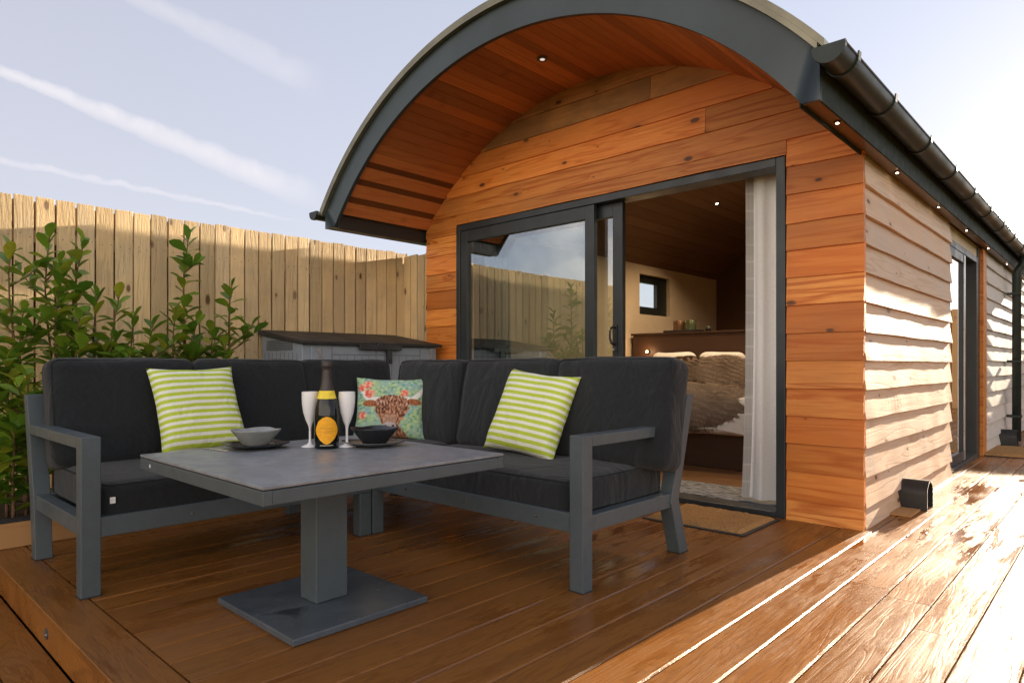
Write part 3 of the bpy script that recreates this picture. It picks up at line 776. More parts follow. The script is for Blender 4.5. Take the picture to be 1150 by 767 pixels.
# side glazing recess
sg = bpy.data.objects.new('side_sliding_door', None); COL.objects.link(sg); sg.parent = cab; sg.location = (XR-CX, 7.3-YF, 0)
m = MB(); xa, xb = XR-.12, XR-.02
m.box((xa, 6.502, .001), (xb, 6.56, 1.998)); m.box((xa, 7.96, .001), (xb, 8.02, 1.998)); m.box((xa, 6.5605, 1.94), (xb, 7.9595, 1.998)); m.box((xa, 6.5605, .001), (xb+.01, 7.9595, .04))
part(m, 'outer_frame', FR, sg, bevel=.003)
def side_sash(name, ya, yb, x, mat, st=.075):
    m = MB(); m.box((x, ya, .042), (x+.04, ya+st, 1.938)); m.box((x, yb-st, .042), (x+.04, yb, 1.938)); m.box((x+.001, ya+st+.0003, 1.86), (x+.039, yb-st-.0003, 1.938)); m.box((x+.001, ya+st+.0003, .042), (x+.039, yb-st-.0003, .13))
    s = part(m, name, mat, sg, bevel=.003)
    q = MB(); q.box((x+.018, ya+st-.005, .125), (x+.02, yb-st+.005, 1.865)); part(q, 'glass_pane', M['glass'], s); return s
side_sash('fixed_sash', 6.565, 7.33, XR-.062, FR); s2 = side_sash('sliding_sash', 6.9, 7.42, XR-.112, FR)
m = MB(); m.box((XR-.0215, 7.262, .05), (XR-.0165, 7.325, 1.93)); part(m, 'stile_reflection', M['zinc'], s2)  # bright metal strip stands in for the silver reflection on the stile

# small rear window
rw = bpy.data.objects.new('rear_window', None); COL.objects.link(rw); rw.parent = cab; rw.location = (XL-CX, 7.95-YF, 1.87)
m = MB(); xa, xb = XL+.005, XL+.06
m.box((xa, WY0+.001, WZ0+.001), (xb, WY0+.05, WZ1-.0)); m.box((xa, WY1-.26, WZ0+.001), (xb, WY1-.001, WZ1)); m.box((xa, WY0+.0505, WZ0+.001), (xb, WY1-.2605, WZ0+.11)); m.box((xa, WY0+.0505, WZ1-.10), (xb, WY1-.2605, WZ1))
part(m, 'window_frame', M['dark_frame'], rw)
m = MB(); m.box((xa+.02, WY0+.045, WZ0+.1), (xa+.024, WY1-.255, WZ1-.09)); part(m, 'glass_pane', M['glass_clear'], rw)

# interior shell
XI0, XI1 = -4.75, XR-.13
m = MB()
y = YI-.13+.14
xx = XI0
random.seed(4)
fl = MB(); yy = YF+.13
while yy < 9.78:
    fl.box((XI0, yy, .002), (XI1, min(9.78, yy+.148), .018)); yy += .15
part(fl, 'interior_floor', M['int_floor'], cab)
vault('interior_ceiling', 2.40, CX-1.80, CX+1.80, YI+.001, 9.79, M['int_ceiling'], .14)
pw = MB(); poly = [(XI0, .0), (XI1, .0)]
for i in range(25):
    x = XI1+(XI0-XI1)*i/24; poly.append((x, arc(x, 2.41)))
pw.prism(poly, 1, 9.80, 9.88); part(pw, 'partition_wall', M['int_ceiling'], cab)
for (x, y) in ((-3.72, 6.49), (-3.72, 7.68), (-2.3, 6.49), (-2.3, 7.68), (-3.0, 5.2)):
    z = arc(x, 2.40)
    nn = Vector((CX-x, 0, CZ-z)); dl = downlight('interior_downlight', (x, y, z), nn, .026)
    L = bpy.data.lights.new('downlight_lamp', 'SPOT'); L.energy = 17.0; L.color = (1, .70, .42); L.spot_size = R(125); L.spot_blend = .6; L.shadow_soft_size = .03
    lo_ = bpy.data.objects.new('downlight_lamp', L); COL.objects.link(lo_); lo_.location = Vector((x, y, z))+nn.normalized()*.03; lo_.rotation_euler = (0, 0, 0)

# ------------------------------------------------------------------ room furniture seen through the door
YH = 7.32
hb = thing('headboard', 'dark wooden headboard panel behind the bed, inside the doorway', 'headboard', (-3.6, YH, 0))
m = MB(); m.box((-4.70, YH, .02), (-1.9, YH+.22, 1.30)); part(m, 'panel', M['headboard'], hb, bevel=.004)
m = MB(); m.box((-4.72, YH-.02, 1.302), (-1.88, YH+.24, 1.325)); part(m, 'shelf', M['headboard'], hb, bevel=.003)
rl = thing('reading_light', 'tiny glowing reading light on the left end of the dark headboard', 'lamp', (-4.47, YH-.01, 1.09))
m = MB(); m.tube([(-4.47, YH-.001, 1.09), (-4.47, YH-.03, 1.09)], .022, 14); part(m, 'housing', M['black'], rl)
m = MB(); m.tube([(-4.47, YH-.031, 1.09), (-4.47, YH-.034, 1.09)], .016, 14); part(m, 'lens', emit('warm_lens', (1, .55, .2), 5), rl)
L = bpy.data.lights.new('reading_lamp', 'POINT'); L.energy = .35; L.color = (1, .6, .3); L.shadow_soft_size = .03
lo_ = bpy.data.objects.new('reading_lamp', L); COL.objects.link(lo_); lo_.location = (-4.47, YH-.1, 1.09)
tr = tag(MB().build('serving_tray', M['black']), 'small black tray with tins on the headboard shelf', 'tray') if False else None
m = MB(); m.box((-4.27, YH+.02, 1.326), (-3.80, YH+.20, 1.352)); t_ = loc_on(None, m.build('tray', M['black'], bevel=.004), (-4.03, YH+.1, 1.326)); tag(t_, 'black tray lying on the headboard shelf under the window', 'tray')
for x, lb in ((-4.10, 'brown metal tin standing on the black tray, nearer the window'), (-3.94, 'olive green tin standing on the black tray, nearer the curtain')):
    m = MB(); m.lathe([(.0001, 1.353), (.07, 1.353), (.07, 1.465), (.066, 1.47), (.06, 1.46), (.0001, 1.455)], 20, (x, YH+.11, 0)); t_ = loc_on(None, m.build('tin', plain('tin_paint', (.16, .09, .05) if x < -4 else (.10, .12, .06), .3, .5), smooth=True, sharp=40), (x, YH+.11, 1.353)); tag(t_, lb, 'tin')
    if x < -4: m = None
m = MB(); m.lathe([(.0001, 1.327), (.03, 1.327), (.035, 1.36), (.02, 1.39), (.0001, 1.395)], 14, (-3.70, YH+.1, 0)); t_ = loc_on(None, m.build('ornament', M['black'], smooth=True), (-3.7, YH+.1, 1.326)); tag(t_, 'small dark ornament on the headboard shelf right of the tray', 'ornament')
# bed
bed = thing('bed', 'double bed with white sheet and dark wooden base seen through the open door', 'bed', (-3.2, 6.3, 0))
m = MB(); m.box((-4.1, 5.42, .02), (-2.3, YH-.03, .33)); part(m, 'base', M['headboard'], bed, bevel=.006)
m = MB(); m.rbox((1.95, 2.0, .34), .09, 12, Matrix.Translation((-3.2, 6.28, .49)), (0, 0, .03), .02, 3); part(m, 'mattress', M['white_cloth'], bed, smooth=True)
m = MB(); nx, ny = 40, 4; vs = []
for i in range(nx+1):
    x = -4.19+1.98*i/nx
    for j in range(ny+1):
        z = .52-(.19+.02*math.sin(i*.33)+.03*math.sin(i*.13+1))*j/ny
        vs.append((x, 5.262-.012*math.sin(i*1.3)*j/ny, z))
fs = [(i*(ny+1)+j, (i+1)*(ny+1)+j, (i+1)*(ny+1)+j+1, i*(ny+1)+j+1) for i in range(nx) for j in range(ny)]
m.raw(vs, fs); vs2 = []
for i in range(nx+1):
    y = 5.27+1.9*i/nx
    for j in range(ny+1): vs2.append((-2.215+.012*math.sin(i*1.3)*j/ny, y, .52-(.2+.03*math.sin(i*.8))*j/ny))
m.raw(vs2, fs); part(m, 'sheet', M['white_cloth'], bed, smooth=True)
for x, lb in ((-4.0, 'white pillow against headboard under the window, on the left'), (-3.38, 'white pillow against headboard in the middle of the bed'), (-2.75, 'white pillow against the headboard behind the curtain')):
    m = MB(); m.rbox((.56, .2, .42), .09, 10, Matrix.Translation((x, YH-.22, .86)) @ Matrix.Rotation(R(-14), 4, 'X'), (0, .04, 0), .02, x); t_ = loc_on(None, m.build('bed_pillow', M['white_cloth'], smooth=True), (x, YH-.22, .66)); tag(t_, lb, 'pillow', 'white pillows along the headboard')
# fur: short hair cards over a soft mound
def fur(name, label, blobs, n, seed):
    random.seed(seed); m = MB()
    for (c, s_, ) in blobs:
        vs = []; fs = []; a, b = 16, 28
        for i in range(a+1):
            th = math.pi*i/a
            for j in range(b):
                ph = 2*math.pi*j/b
                q = Vector((math.copysign(abs(math.sin(th)*math.cos(ph))**.8, math.cos(ph)), math.copysign(abs(math.sin(th)*math.sin(ph))**.8, math.sin(ph)), math.cos(th)))
                p = Vector((c[0]+q.x*s_[0], c[1]+q.y*s_[1], c[2]+q.z*s_[2])); p += noise.noise_vector(p*3.5)*.035
                vs.append(p)
        for i in range(a):
            for j in range(b): fs.append((i*b+j, i*b+(j+1) % b, (i+1)*b+(j+1) % b, (i+1)*b+j))
        m.raw(vs, fs, (.1, .5, .5))
        for _ in range(n):
            i = random.randrange(1, a); j = random.randrange(b)
            p = vs[i*b+j].lerp(vs[(i+1)*b+(j+1) % b], random.random()); p = p.lerp(vs[i*b+(j+1) % b], random.random()*.5)
            nr = (p-Vector(c)); nr = Vector((nr.x/s_[0]**2, nr.y/s_[1]**2, nr.z/s_[2]**2)).normalized()
            k = p.x*2+noise.noise(p*3)*2.5
            d = (nr*.55+Vector((math.cos(k)*.55, math.sin(k)*.55, -.5*(1-max(0, nr.z))))).normalized()*random.uniform(.025, .045); w_ = d.cross(nr).normalized()*.0024
            cc = min(1, max(0, .5+noise.noise(p*7)*.45+random.uniform(-.25, .25)))
            m.face([p-w_, p+w_, p+d], (cc, .5, .5))
    o = loc_on(None, m.build(name, M['fur']), blobs[0][0]); tag(o, label, 'fur throw'); return o
fur('fur_throw', 'shaggy brown faux fur throw hanging over the foot of the bed', [((-3.05, 5.58, .53), (.88, .43, .22))], 34000, 2)
fur('fur_cushion', 'long brown faux fur cushion bundled across the middle of the bed', [((-3.3, 6.55, .80), (.68, .2, .21))], 22000, 5)
# curtain at the right of the doorway
def curtain(name, label, x0, x1, y, z0, z1, amp, folds, mat, trim=None, seed=0, sweep=0.):
    root = thing(name, label, 'curtain', ((x0+x1)/2, y, z0)); nx, nz = folds*10, 24
    def surf(u, w):
        zz = z0+(z1-z0)*w; fl = amp*(.55+.45*(1-w))
        x = x0+(x1-x0)*u+.25*fl*math.sin(u*folds*6.28*2+seed)+sweep*(1-w)**3*(u-.5)
        return (x, y+fl*math.sin(u*folds*2*math.pi+seed+.8*w), zz)
    m = MB(); m.raw([surf(i/nx, j/nz) for i in range(nx+1) for j in range(nz+1)], [(i*(nz+1)+j, (i+1)*(nz+1)+j, (i+1)*(nz+1)+j+1, i*(nz+1)+j+1) for i in range(nx) for j in range(nz)])
    part(m, 'cloth', mat, root, smooth=True)
    if trim:
        m = MB(); q = [(surf(0, j/nz)[0]-.042, surf(0, j/nz)[1]-.03, surf(0, j/nz)[2]) for j in range(nz+1)]; p = [tuple(surf(0, j/nz)) for j in range(nz+1)]
        m.raw(q+p, [(j, nz+1+j, nz+2+j, j+1) for j in range(nz)]); part(m, 'edge_band', trim, root, smooth=True)
curtain('door_curtain', 'white curtain with grey plaid edge gathered at right of the open doorway', -1.80, -1.53, 4.22, .05, 2.16, .035, 2, M['curtain'], M['plaid'], 1.0, .07)
curtain('inner_curtain', 'pale curtain behind the fixed left glass door', -4.42, -4.02, 4.26, .05, 2.14, .035, 5, plain('beige_curtain', (.42, .40, .36), .9), None, .3)
curtain('side_curtain', 'light curtain inside the side door', -1.45, -1.30, 7.55, .05, 1.97, .03, 2, M['curtain'], None, .3) if False else None
m = MB(); m.box((-2.6, YF+.16, .019), (-1.25, YF+.62, .031)); tag(loc_on(None, m.build('door_rug', M['rug']), (-1.95, 4.4, .019)), 'mottled grey rug just inside the open doorway', 'rug')
# hanging plant inside
ip = thing('trailing_plant', 'dark trailing plant in a pot beside the curtain inside', 'plant', (-2.9, 7.43, 1.326))
m = MB(); m.lathe([(.0001, 1.327), (.05, 1.327), (.07, 1.44), (.06, 1.44), (.0001, 1.42)], 16, (-2.93, 7.43, 0)); part(m, 'pot', M['grey_ware'], ip, smooth=True, sharp=40)
random.seed(8); m = MB()
for k in range(60):
    t = random.uniform(0, 6.28); hgt = random.uniform(.1, .7); rr = random.uniform(.02, .16)
    p = Vector((-2.93+rr*math.cos(t), 7.43+rr*math.sin(t), 1.43+hgt)); d = Vector((math.cos(t), math.sin(t), random.uniform(-.6, .5))).normalized()*.11; w_ = d.cross(Vector((0, 0, 1))).normalized()*.025
    m.face([p, p+d*.5+w_, p+d, p+d*.5-w_])
for k in range(4): m.tube([(-2.93, 7.43, 1.42), (-2.93+random.uniform(-.06, .06), 7.43+random.uniform(-.06, .06), 1.75), (-2.93+random.uniform(-.1, .1), 7.43, 2.05)], .005, 5)
part(m, 'foliage', M['leaf'], ip)

# door mats, vent cowls, downpipe
def doormat(label, x0, y0, x1, y1):
    r_ = thing('doormat', label, 'doormat', ((x0+x1)/2, (y0+y1)/2, .001), 'coir doormats in front of the doors')
    m = MB(); m.box((x0, y0, .001), (x1, y1, .008)); part(m, 'rubber_backing', M['rubber'], r_)
    random.seed(int(abs(y0)*10)); m = MB(); e = .022; nx = int((x1-x0)/.022); ny = int((y1-y0)/.022)
    vs = []; 
    for i in range(nx+1):
        for j in range(ny+1):
            ed = i in (0, nx) or j in (0, ny)
            vs.append((x0+e+(x1-x0-2*e)*i/nx, y0+e+(y1-y0-2*e)*j/ny, .0085 if ed else .026+random.uniform(-.003, .003)))
    m.raw(vs, [(i*(ny+1)+j, (i+1)*(ny+1)+j, (i+1)*(ny+1)+j+1, i*(ny+1)+j+1) for i in range(nx) for j in range(ny)])
    part(m, 'coir_pile', M['coir'], r_)
doormat('coir doormat in front of the open front doorway', -2.13, 3.42, -1.505, 3.93)
doormat('coir doormat outside the side door at far right', -1.13, 8.15, -.62, 9.15)
def cowl(label, y):
    r_ = thing('vent_cowl', label, 'vent cowl', (-1.03, y, 0), 'black vent cowls at the foot of the side wall')
    def outline(rr, b=0.001): return [(y-rr, b)]+[(y+rr*math.cos(math.pi-math.pi*i/16), .095+rr*math.sin(math.pi*i/16)) for i in range(17)]+[(y+rr, b)]
    ou = outline(.088); inn = outline(.078); m = MB(); x0, x1 = -1.10, -.925
    n = len(ou); vs = [(x0, *p) for p in ou]+[(x1, *p) for p in ou]+[(x0, *p) for p in inn]+[(x1, *p) for p in inn]; fs = []
    for i in range(n-1): fs += [(i, i+1, n+i+1, n+i), (2*n+i+1, 2*n+i, 3*n+i, 3*n+i+1), (n+i, n+i+1, 3*n+i+1, 3*n+i), (i+1, i, 2*n+i, 2*n+i+1)]
    m.raw(vs, fs); part(m, 'hood', M['black'], r_, smooth=True, sharp=35)
    m = MB(); m.prism(inn, 0, -1.085, -1.07); part(m, 'grille', M['rubber'], r_)
cowl('black arched vent cowl on the deck at the near part of the side wall', 4.90)
cowl('black arched vent cowl at the foot of the far side wall beyond the doormat', 9.42)
m = MB(); m.box((-1.075, 4.55, .001), (-.96, 4.80, .012), (.5, .5, .5)); o_ = loc_on(None, m.build('timber_offcut', M['sleeper']), (-1.0, 4.68, 0)); tag(o_, 'short piece of deck board by the wall beside the vent cowl', 'board')
dp = thing('downpipe', 'black round downpipe on the far side wall below the gutter', 'downpipe', (-.98, 9.8, 0))
m = MB(); m.tube([(-.905, 9.8, 2.20), (-.905, 9.8, 2.12), (-.97, 9.8, 2.02), (-.97, 9.8, .02)], .045, 16); part(m, 'pipe', M['gutter'], dp, smooth=True)
for z in (1.75, .95, .3): m = MB(); m.box((-1.06, 9.74, z), (-.92, 9.86, z+.03)); part(m, 'clip', M['gutter'], dp, bevel=.002)

# ------------------------------------------------------------------ shrubs
def shrub(label, stems, nleaf, seed, base_z=.09, lean=.12, lsize=.135):
    random.seed(seed)
    bx, by = stems[0][0], stems[0][1]
    root = thing('laurel_shrub', label, 'shrub', (bx, by, base_z), 'laurel shrubs in the planting bed')
    st = MB(); lf_ = MB()
    def leaf(p, d, L):
        d = d.normalized(); side = d.cross(Vector((0, 0, 1)))
        if side.length < .05: side = Vector((1, 0, 0))
        side.normalize(); up = side.cross(d)
        roll = random.uniform(-.7, .7); s2 = side*math.cos(roll)+up*math.sin(roll); u2 = up*math.cos(roll)-side*math.sin(roll)
        w_ = L*random.uniform(.19, .33); curl = random.uniform(.02, .40)*L; fold = w_*.32
        stn = [0, .10, .35, .64, .87, 1.0]; wid = [.08, .30, .78, 1.0, .66, .0]
        mid = [p+d*L*t-u2*curl*t*t*1.2 for t in stn]
        vs = []
        for q, ww in zip(mid, wid): vs += [q-s2*w_*ww+u2*fold*ww, q, q+s2*w_*ww+u2*fold*ww]
        fs = []
        for i in range(5): fs += [(3*i, 3*i+1, 3*i+4, 3*i+3), (3*i+1, 3*i+2, 3*i+5, 3*i+4)]
        lf_.raw(vs, fs)
    for (sx, sy, tx, ty, tz) in stems:
        n = 9; pts = []
        for i in range(n+1):
            t = i/n; b = Vector((sx, sy, base_z)).lerp(Vector((tx, ty, tz)), t)
            b += Vector((noise.noise(Vector((seed, t*2, 0))), noise.noise(Vector((t*2, seed, 5))), 0))*.06*t
            pts.append(b)
        Ls = (pts[-1]-pts[0]).length
        st.tube(pts, [.009*(1-.75*i/n)+.001 for i in range(n+1)], 7)
        m_ = int(nleaf*1.05*Ls/1.4)
        ang = random.random()*6
        for k in range(m_):
            t = .10+.90*(k/m_)**.9
            f = t*n; i = min(n-1, int(f)); p = pts[i].lerp(pts[i+1], f-i)
            ang += 2.4
            el = random.uniform(.25, .85)+.8*max(0, t-.85)/.15
            d = Vector((math.cos(ang), math.sin(ang), math.tan(min(1.2, el))))
            leaf(p, d, lsize*random.uniform(.6, 1.12)*(1-.3*max(0, t-.9)/.1))
        # side shoots
        for k in range(int(Ls*4.2)):
            t = random.uniform(.12, .85); f = t*n; i = int(f); p = pts[i].lerp(pts[i+1], f-i); a = random.random()*6.28
            Lt = random.uniform(.10, .26)*(1-.4*t)
            q = p+Vector((math.cos(a)*Lt, math.sin(a)*Lt, Lt*random.uniform(.5, 1.1)))
            q.x = max(q.x, -5.17)
            st.tube([p, p.lerp(q, .5)+Vector((0, 0, -.01)), q], [.005, .004, .002], 5, cap=False)
            for j in range(6):
                tt = .35+.65*j/5; aa = a+j*2.4
                leaf(p.lerp(q, tt), Vector((math.cos(aa), math.sin(aa), .35+tt*.9)), lsize*random.uniform(.7, 1.05))
    lf_.v = [(max(x, -5.28), y, z) for x, y, z in lf_.v]
    part(st, 'stems', M['stem'], root, smooth=True); part(lf_, 'foliage', M['leaf'], root, smooth=True)
def bedpt(u, x): r_ = ray(u, 400); d = x/r_.x; return d*r_.y, d
def stem_to(u, v, x, u0=None):
    y, d = bedpt(u, x); z = HC+(410-v)/740*d; y0, _ = bedpt(u0 if u0 is not None else u, x); return (x, y0, x+random.uniform(-.03, .03), y, z)
random.seed(1)
shrub('dense low laurel shrub at the left edge behind the sofa arm', [stem_to(8, 400, -4.45), stem_to(30, 420, -4.4), stem_to(-15, 380, -4.5), stem_to(15, 470, -4.3), stem_to(38, 490, -4.3), stem_to(-5, 500, -4.3)], 60, 1)
shrub('laurel shrub with a leafy tip at the left picture edge', [stem_to(12, 275, -4.75, 30), stem_to(28, 345, -4.7)], 36, 2)
shrub('tallest laurel shrub with two leafy crowns before the fence', [stem_to(58, 258, -4.8, 60), stem_to(96, 268, -4.85, 66), stem_to(72, 300, -4.7, 60)], 46, 3)
shrub('short bushy laurel shrub right of the tallest one', [stem_to(108, 330, -4.75), stem_to(135, 330, -4.6, 112), stem_to(90, 350, -4.6)], 46, 4)
shrub('low laurel shrub spreading above the left sofa back', [stem_to(150, 352, -4.75), stem_to(172, 362, -4.65, 160), stem_to(130, 375, -4.6)], 46, 5)
shrub('slender upright laurel shrub in front of the sunlit fence boards', [stem_to(213, 262, -4.85, 205), stem_to(200, 345, -4.75), stem_to(222, 355, -4.75)], 42, 6)
shrub('laurel shrub nearest the grey storage box', [stem_to(262, 315, -4.85, 250), stem_to(240, 370, -4.75), stem_to(255, 385, -4.75)], 44, 7)

# ------------------------------------------------------------------ grey storage box
sb = thing('storage_box', 'grey resin garden storage box with dark lid against the fence', 'storage box', (-4.95, 3.25, 0))
X0, X1, Y0, Y1 = -5.26, -4.61, 2.58, 3.915
m = MB(); m.prism([(X0, .0005), (X1, .0005), (X1, 1.08), (X0, 1.165)], 1, Y0, Y1); part(m, 'body', M['shed'], sb, bevel=.006)
m = MB(); m.prism([(X0-.02, 1.172), (X1+.05, 1.078), (X1+.05, 1.105), (X0-.02, 1.215)], 1, Y0-.03, Y1+.03); part(m, 'lid', M['lid'], sb, bevel=.006)
for k, (ya, yb) in enumerate(((Y0+.07, 3.245), (3.255, Y1-.05))):
    m = MB(); m.box((X1+.001, ya, .05), (X1+.014, yb, 1.065)); d_ = part(m, 'door', M['shed'], sb, bevel=.003)
    m = MB(); xg = X1+.0142
    fr = (ya+.18, yb) if k == 0 else (ya, yb-.15)
    m.box((xg, fr[0], 1.0), (xg+.001, fr[1], 1.006))
    y = fr[0]; 
    m.box((xg, (fr[0] if k == 0 else fr[1])-.003, .1), (xg+.001, (fr[0] if k == 0 else fr[1])+.003, 1.06))
    for q in range(1, 6):
        y = fr[0]+(fr[1]-fr[0])*q/6; m.box((xg, y-.002, .12), (xg+.001, y+.002, .995))
    part(m, 'grooves', M['groove'], d_)
    yh = ya+.06 if k == 0 else yb-.04
    m = MB(); m.box((X1+.015, yh, .985), (X1+.022, yh+.018, 1.06)); m.box((X1+.015, yh-.02, 1.035), (X1+.021, yh+.018, 1.048)); m.box((X1+.015, yh-.008, .983), (X1+.021, yh+.03, .995)); part(m, 'hinge', M['zinc'], d_)
m = MB(); m.box((X1+.051, 3.05, 1.045), (X1+.075, 3.47, 1.088)); m.box((X1+.02, 3.22, 1.06), (X1+.078, 3.27, 1.108)); m.box((X1+.045, 3.325, .93), (X1+.07, 3.375, 1.046)); m.tube([(X1+.071, 3.35, .965), (X1+.08, 3.35, .965)], .012, 12)
part(m, 'latch', M['black'], sb, bevel=.004)
lv = MB()
for q in range(6): lv.box((X0+.09, Y0-.006, 1.06+q*.014-.02), (X1-.14, Y0-.001, 1.067+q*.014-.02))
part(lv, 'louvre', M['groove'], sb)
lv = MB()
for q in range(9): lv.box((X0+.05+q*.065, Y0-.0015, .1), (X0+.055+q*.065, Y0-.0003, 1.02))
part(lv, 'side_grooves', M['groove'], sb)

# ------------------------------------------------------------------ sofas
MG = M['metal_grey']
def frame_arm_x(parent, xf, xb, ya, yb):
    """arm assembly whose depth runs along X (front at xf, back at xb)"""
    s = 1 if xf > xb else -1
    m = MB(); m.box((xf, ya, 0), (xf-s*.066, yb, .634)); part(m, 'front_leg', MG, parent, bevel=.003)
    m = MB(); m.box((xf-s*.0665, ya, .588), (xb+s*.11, yb, .634)); part(m, 'armrest', MG, parent, bevel=.003)
    # rear leg: foot, knee, lean-back post
    P_ = [(xb+s*.16, 0), (xb+s*.235, 0), (xb+s*.205, .26), (xb+s*.055, .775), (xb-s*.01, .775), (xb+s*.125, .27)]
    P_ = [(p[0], p[1]) for p in P_]
    m = MB(); m.prism(P_, 1, ya, yb); part(m, 'rear_leg', MG, parent, bevel=.003)
    m = MB(); m.box((xf-s*.0665, ya+.008, .237), (xb+s*.20, yb-.008, .305)); part(m, 'side_rail', MG, parent, bevel=.003)
def cush(mb, size, ctr, rot=None, r=.05, puff=(0, 0, .012), wob=.006, seed=0, n=14):
    mat = Matrix.Translation(ctr)
    if rot: mat = mat @ Matrix.Rotation(rot[0], 4, rot[1])
    mb.rbox(size, r, n, mat, puff, wob, seed)
def piping(o, size, ctr, rot, ax, r):
    h = [q/2-r*.31 for q in size]; a1, a2 = [q for q in range(3) if q != ax]; mat = Matrix.Translation(ctr)
    if rot: mat = mat @ Matrix.Rotation(rot[0], 4, rot[1])
    for sg in (-1, 1):
        pts = []; rr = r*.8
        for (s1, s2, t0) in ((1, 1, 0), (-1, 1, 90), (-1, -1, 180), (1, -1, 270)):
            for k in range(6):
                t = R(t0+18*k); p = [0, 0, 0]; p[ax] = sg*h[ax]; p[a1] = s1*(h[a1]-rr)+rr*math.cos(t); p[a2] = s2*(h[a2]-rr)+rr*math.sin(t)
                q = Vector(p); q += noise.noise_vector(q*5)*.003; pts.append(mat @ q)
        pts.append(pts[0]); m = MB(); m.tube(pts, .0042, 7, cap=False); part(m, 'piping', M['piping'], o, smooth=True)
M['piping'] = plain('charcoal_piping', (.020, .023, .025), .8, 0, .2, 60)
def cushion(name, parent, size, ctr, rot=None, r=.05, puff=(0, 0, .012), wob=.006, seed=0, ax=2):
    m = MB(); cush(m, size, ctr, rot, r, puff, wob, seed); o = part(m, name, M['cushion'], parent, smooth=True); piping(o, size, ctr, rot, ax, r); return o
# left sofa
ls = thing('sofa', 'left charcoal cushioned sofa with grey metal frame along the planting bed', 'sofa', (-3.4, 1.4, 0), 'charcoal corner sofa set')
frame_arm_x(ls, -2.995, -3.985, .73, .80)
m = MB(); m.box((-3.045, .8005, .232), (-3.0, 2.09, .312)); part(m, 'seat_rail', MG, ls, bevel=.003)
m = MB(); m.box((-3.83, .8005, .24), (-3.79, 2.09, .305)); part(m, 'seat_rail', MG, ls, bevel=.003)
m = MB(); m.box((-3.79, .81, .255), (-3.05, 2.09, .27)); m.box((-3.965, .81, .70), (-3.93, 2.09, .76)); part(m, 'back_rail', MG, ls, bevel=.003)
m = MB(); m.box((-3.07, 2.02, 0), (-3.005, 2.092, .231)); part(m, 'front_leg', MG, ls, bevel=.003)
m = MB(); m.box((-3.83, 2.02, 0), (-3.77, 2.092, .239)); part(m, 'rear_leg', MG, ls, bevel=.003)
cushion('seat_cushion', ls, (.80, 1.285, .155), (-3.415, 1.455, .365), None, .035, (.0, 0, .012), .004, 2, ax=2)
for k, (ya, yb) in enumerate(((.775, 1.445), (1.45, 2.11))):
    cushion('back_cushion', ls, (.17, yb-ya, .53), (-3.765+.01*k, (ya+yb)/2, .685), (R(-11), 'Y'), .045, (.012, .0, .004), .007, 5+k, ax=0)
m = MB(); m.box((-3.01, .835, .36), (-3.008, .855, .385)); part(m, 'care_tag', M['white_tag'], ls)
# right sofa (with the corner seat)
rs = thing('sofa', 'right charcoal cushioned sofa with grey frame before the glass doors', 'sofa', (-2.4, 2.55, 0), 'charcoal corner sofa set')
xa, xb = -1.665, -1.597
m = MB(); m.box((xa, 2.122, 0), (xb, 2.188, .634)); part(m, 'front_leg', MG, rs, bevel=.003)
m = MB(); m.box((xa, 2.1885, .588), (xb, 2.93, .634)); part(m, 'armrest', MG, rs, bevel=.003)
m = MB(); m.prism([(2.905, 0), (2.985, 0), (2.895, .27), (3.045, .775), (2.98, .775), (2.82, .26)], 0, xa, xb); part(m, 'rear_leg', MG, rs, bevel=.003)
m = MB(); m.box((xa+.008, 2.1885, .237), (xb-.008, 2.85, .305)); part(m, 'side_rail', MG, rs, bevel=.003)
m = MB(); m.box((-3.0, 2.13, .235), (-1.6655, 2.175, .315)); part(m, 'seat_rail', MG, rs, bevel=.003)
m = MB(); m.box((-3.84, 2.85, .24), (-1.6655, 2.89, .305)); part(m, 'seat_rail', MG, rs, bevel=.003)
m = MB(); m.box((-3.84, 2.18, .255), (-1.67, 2.85, .27)); m.box((-3.95, 2.985, .70), (-1.6655, 3.02, .76)); part(m, 'back_rail', MG, rs, bevel=.003)
m = MB(); m.box((-3.068, 2.10, 0), (-3.003, 2.172, .312)); part(m, 'front_leg', MG, rs, bevel=.003)
m = MB(); m.box((-3.84, 2.83, 0), (-3.78, 2.895, .239)); part(m, 'rear_leg', MG, rs, bevel=.003)
cushion('seat_cushion', rs, (1.335, .74, .155), (-2.345, 2.515, .365), None, .035, (0, 0, .014), .005, 8, ax=2)
cushion('seat_cushion', rs, (.80, .74, .155), (-3.425, 2.515, .365), None, .035, (0, 0, .014), .004, 9, ax=2)
for k, (xa_, xb_, zz) in enumerate(((-3.62, -2.975, .685), (-2.97, -2.215, .687), (-2.225, -1.55, .69))):
    cushion('back_cushion', rs, (xb_-xa_+(.03 if k == 2 else 0), .17, .53), ((xa_+xb_)/2, 2.78, zz), (R(-10), 'X'), .045, (0, .02, .004), .009, 15+k, ax=1)
cushion('back_cushion', rs, (.17, .66, .53), (-3.76, 2.42, .685), (R(-9), 'Y'), .045, (.012, 0, .004), .007, 22, ax=0)

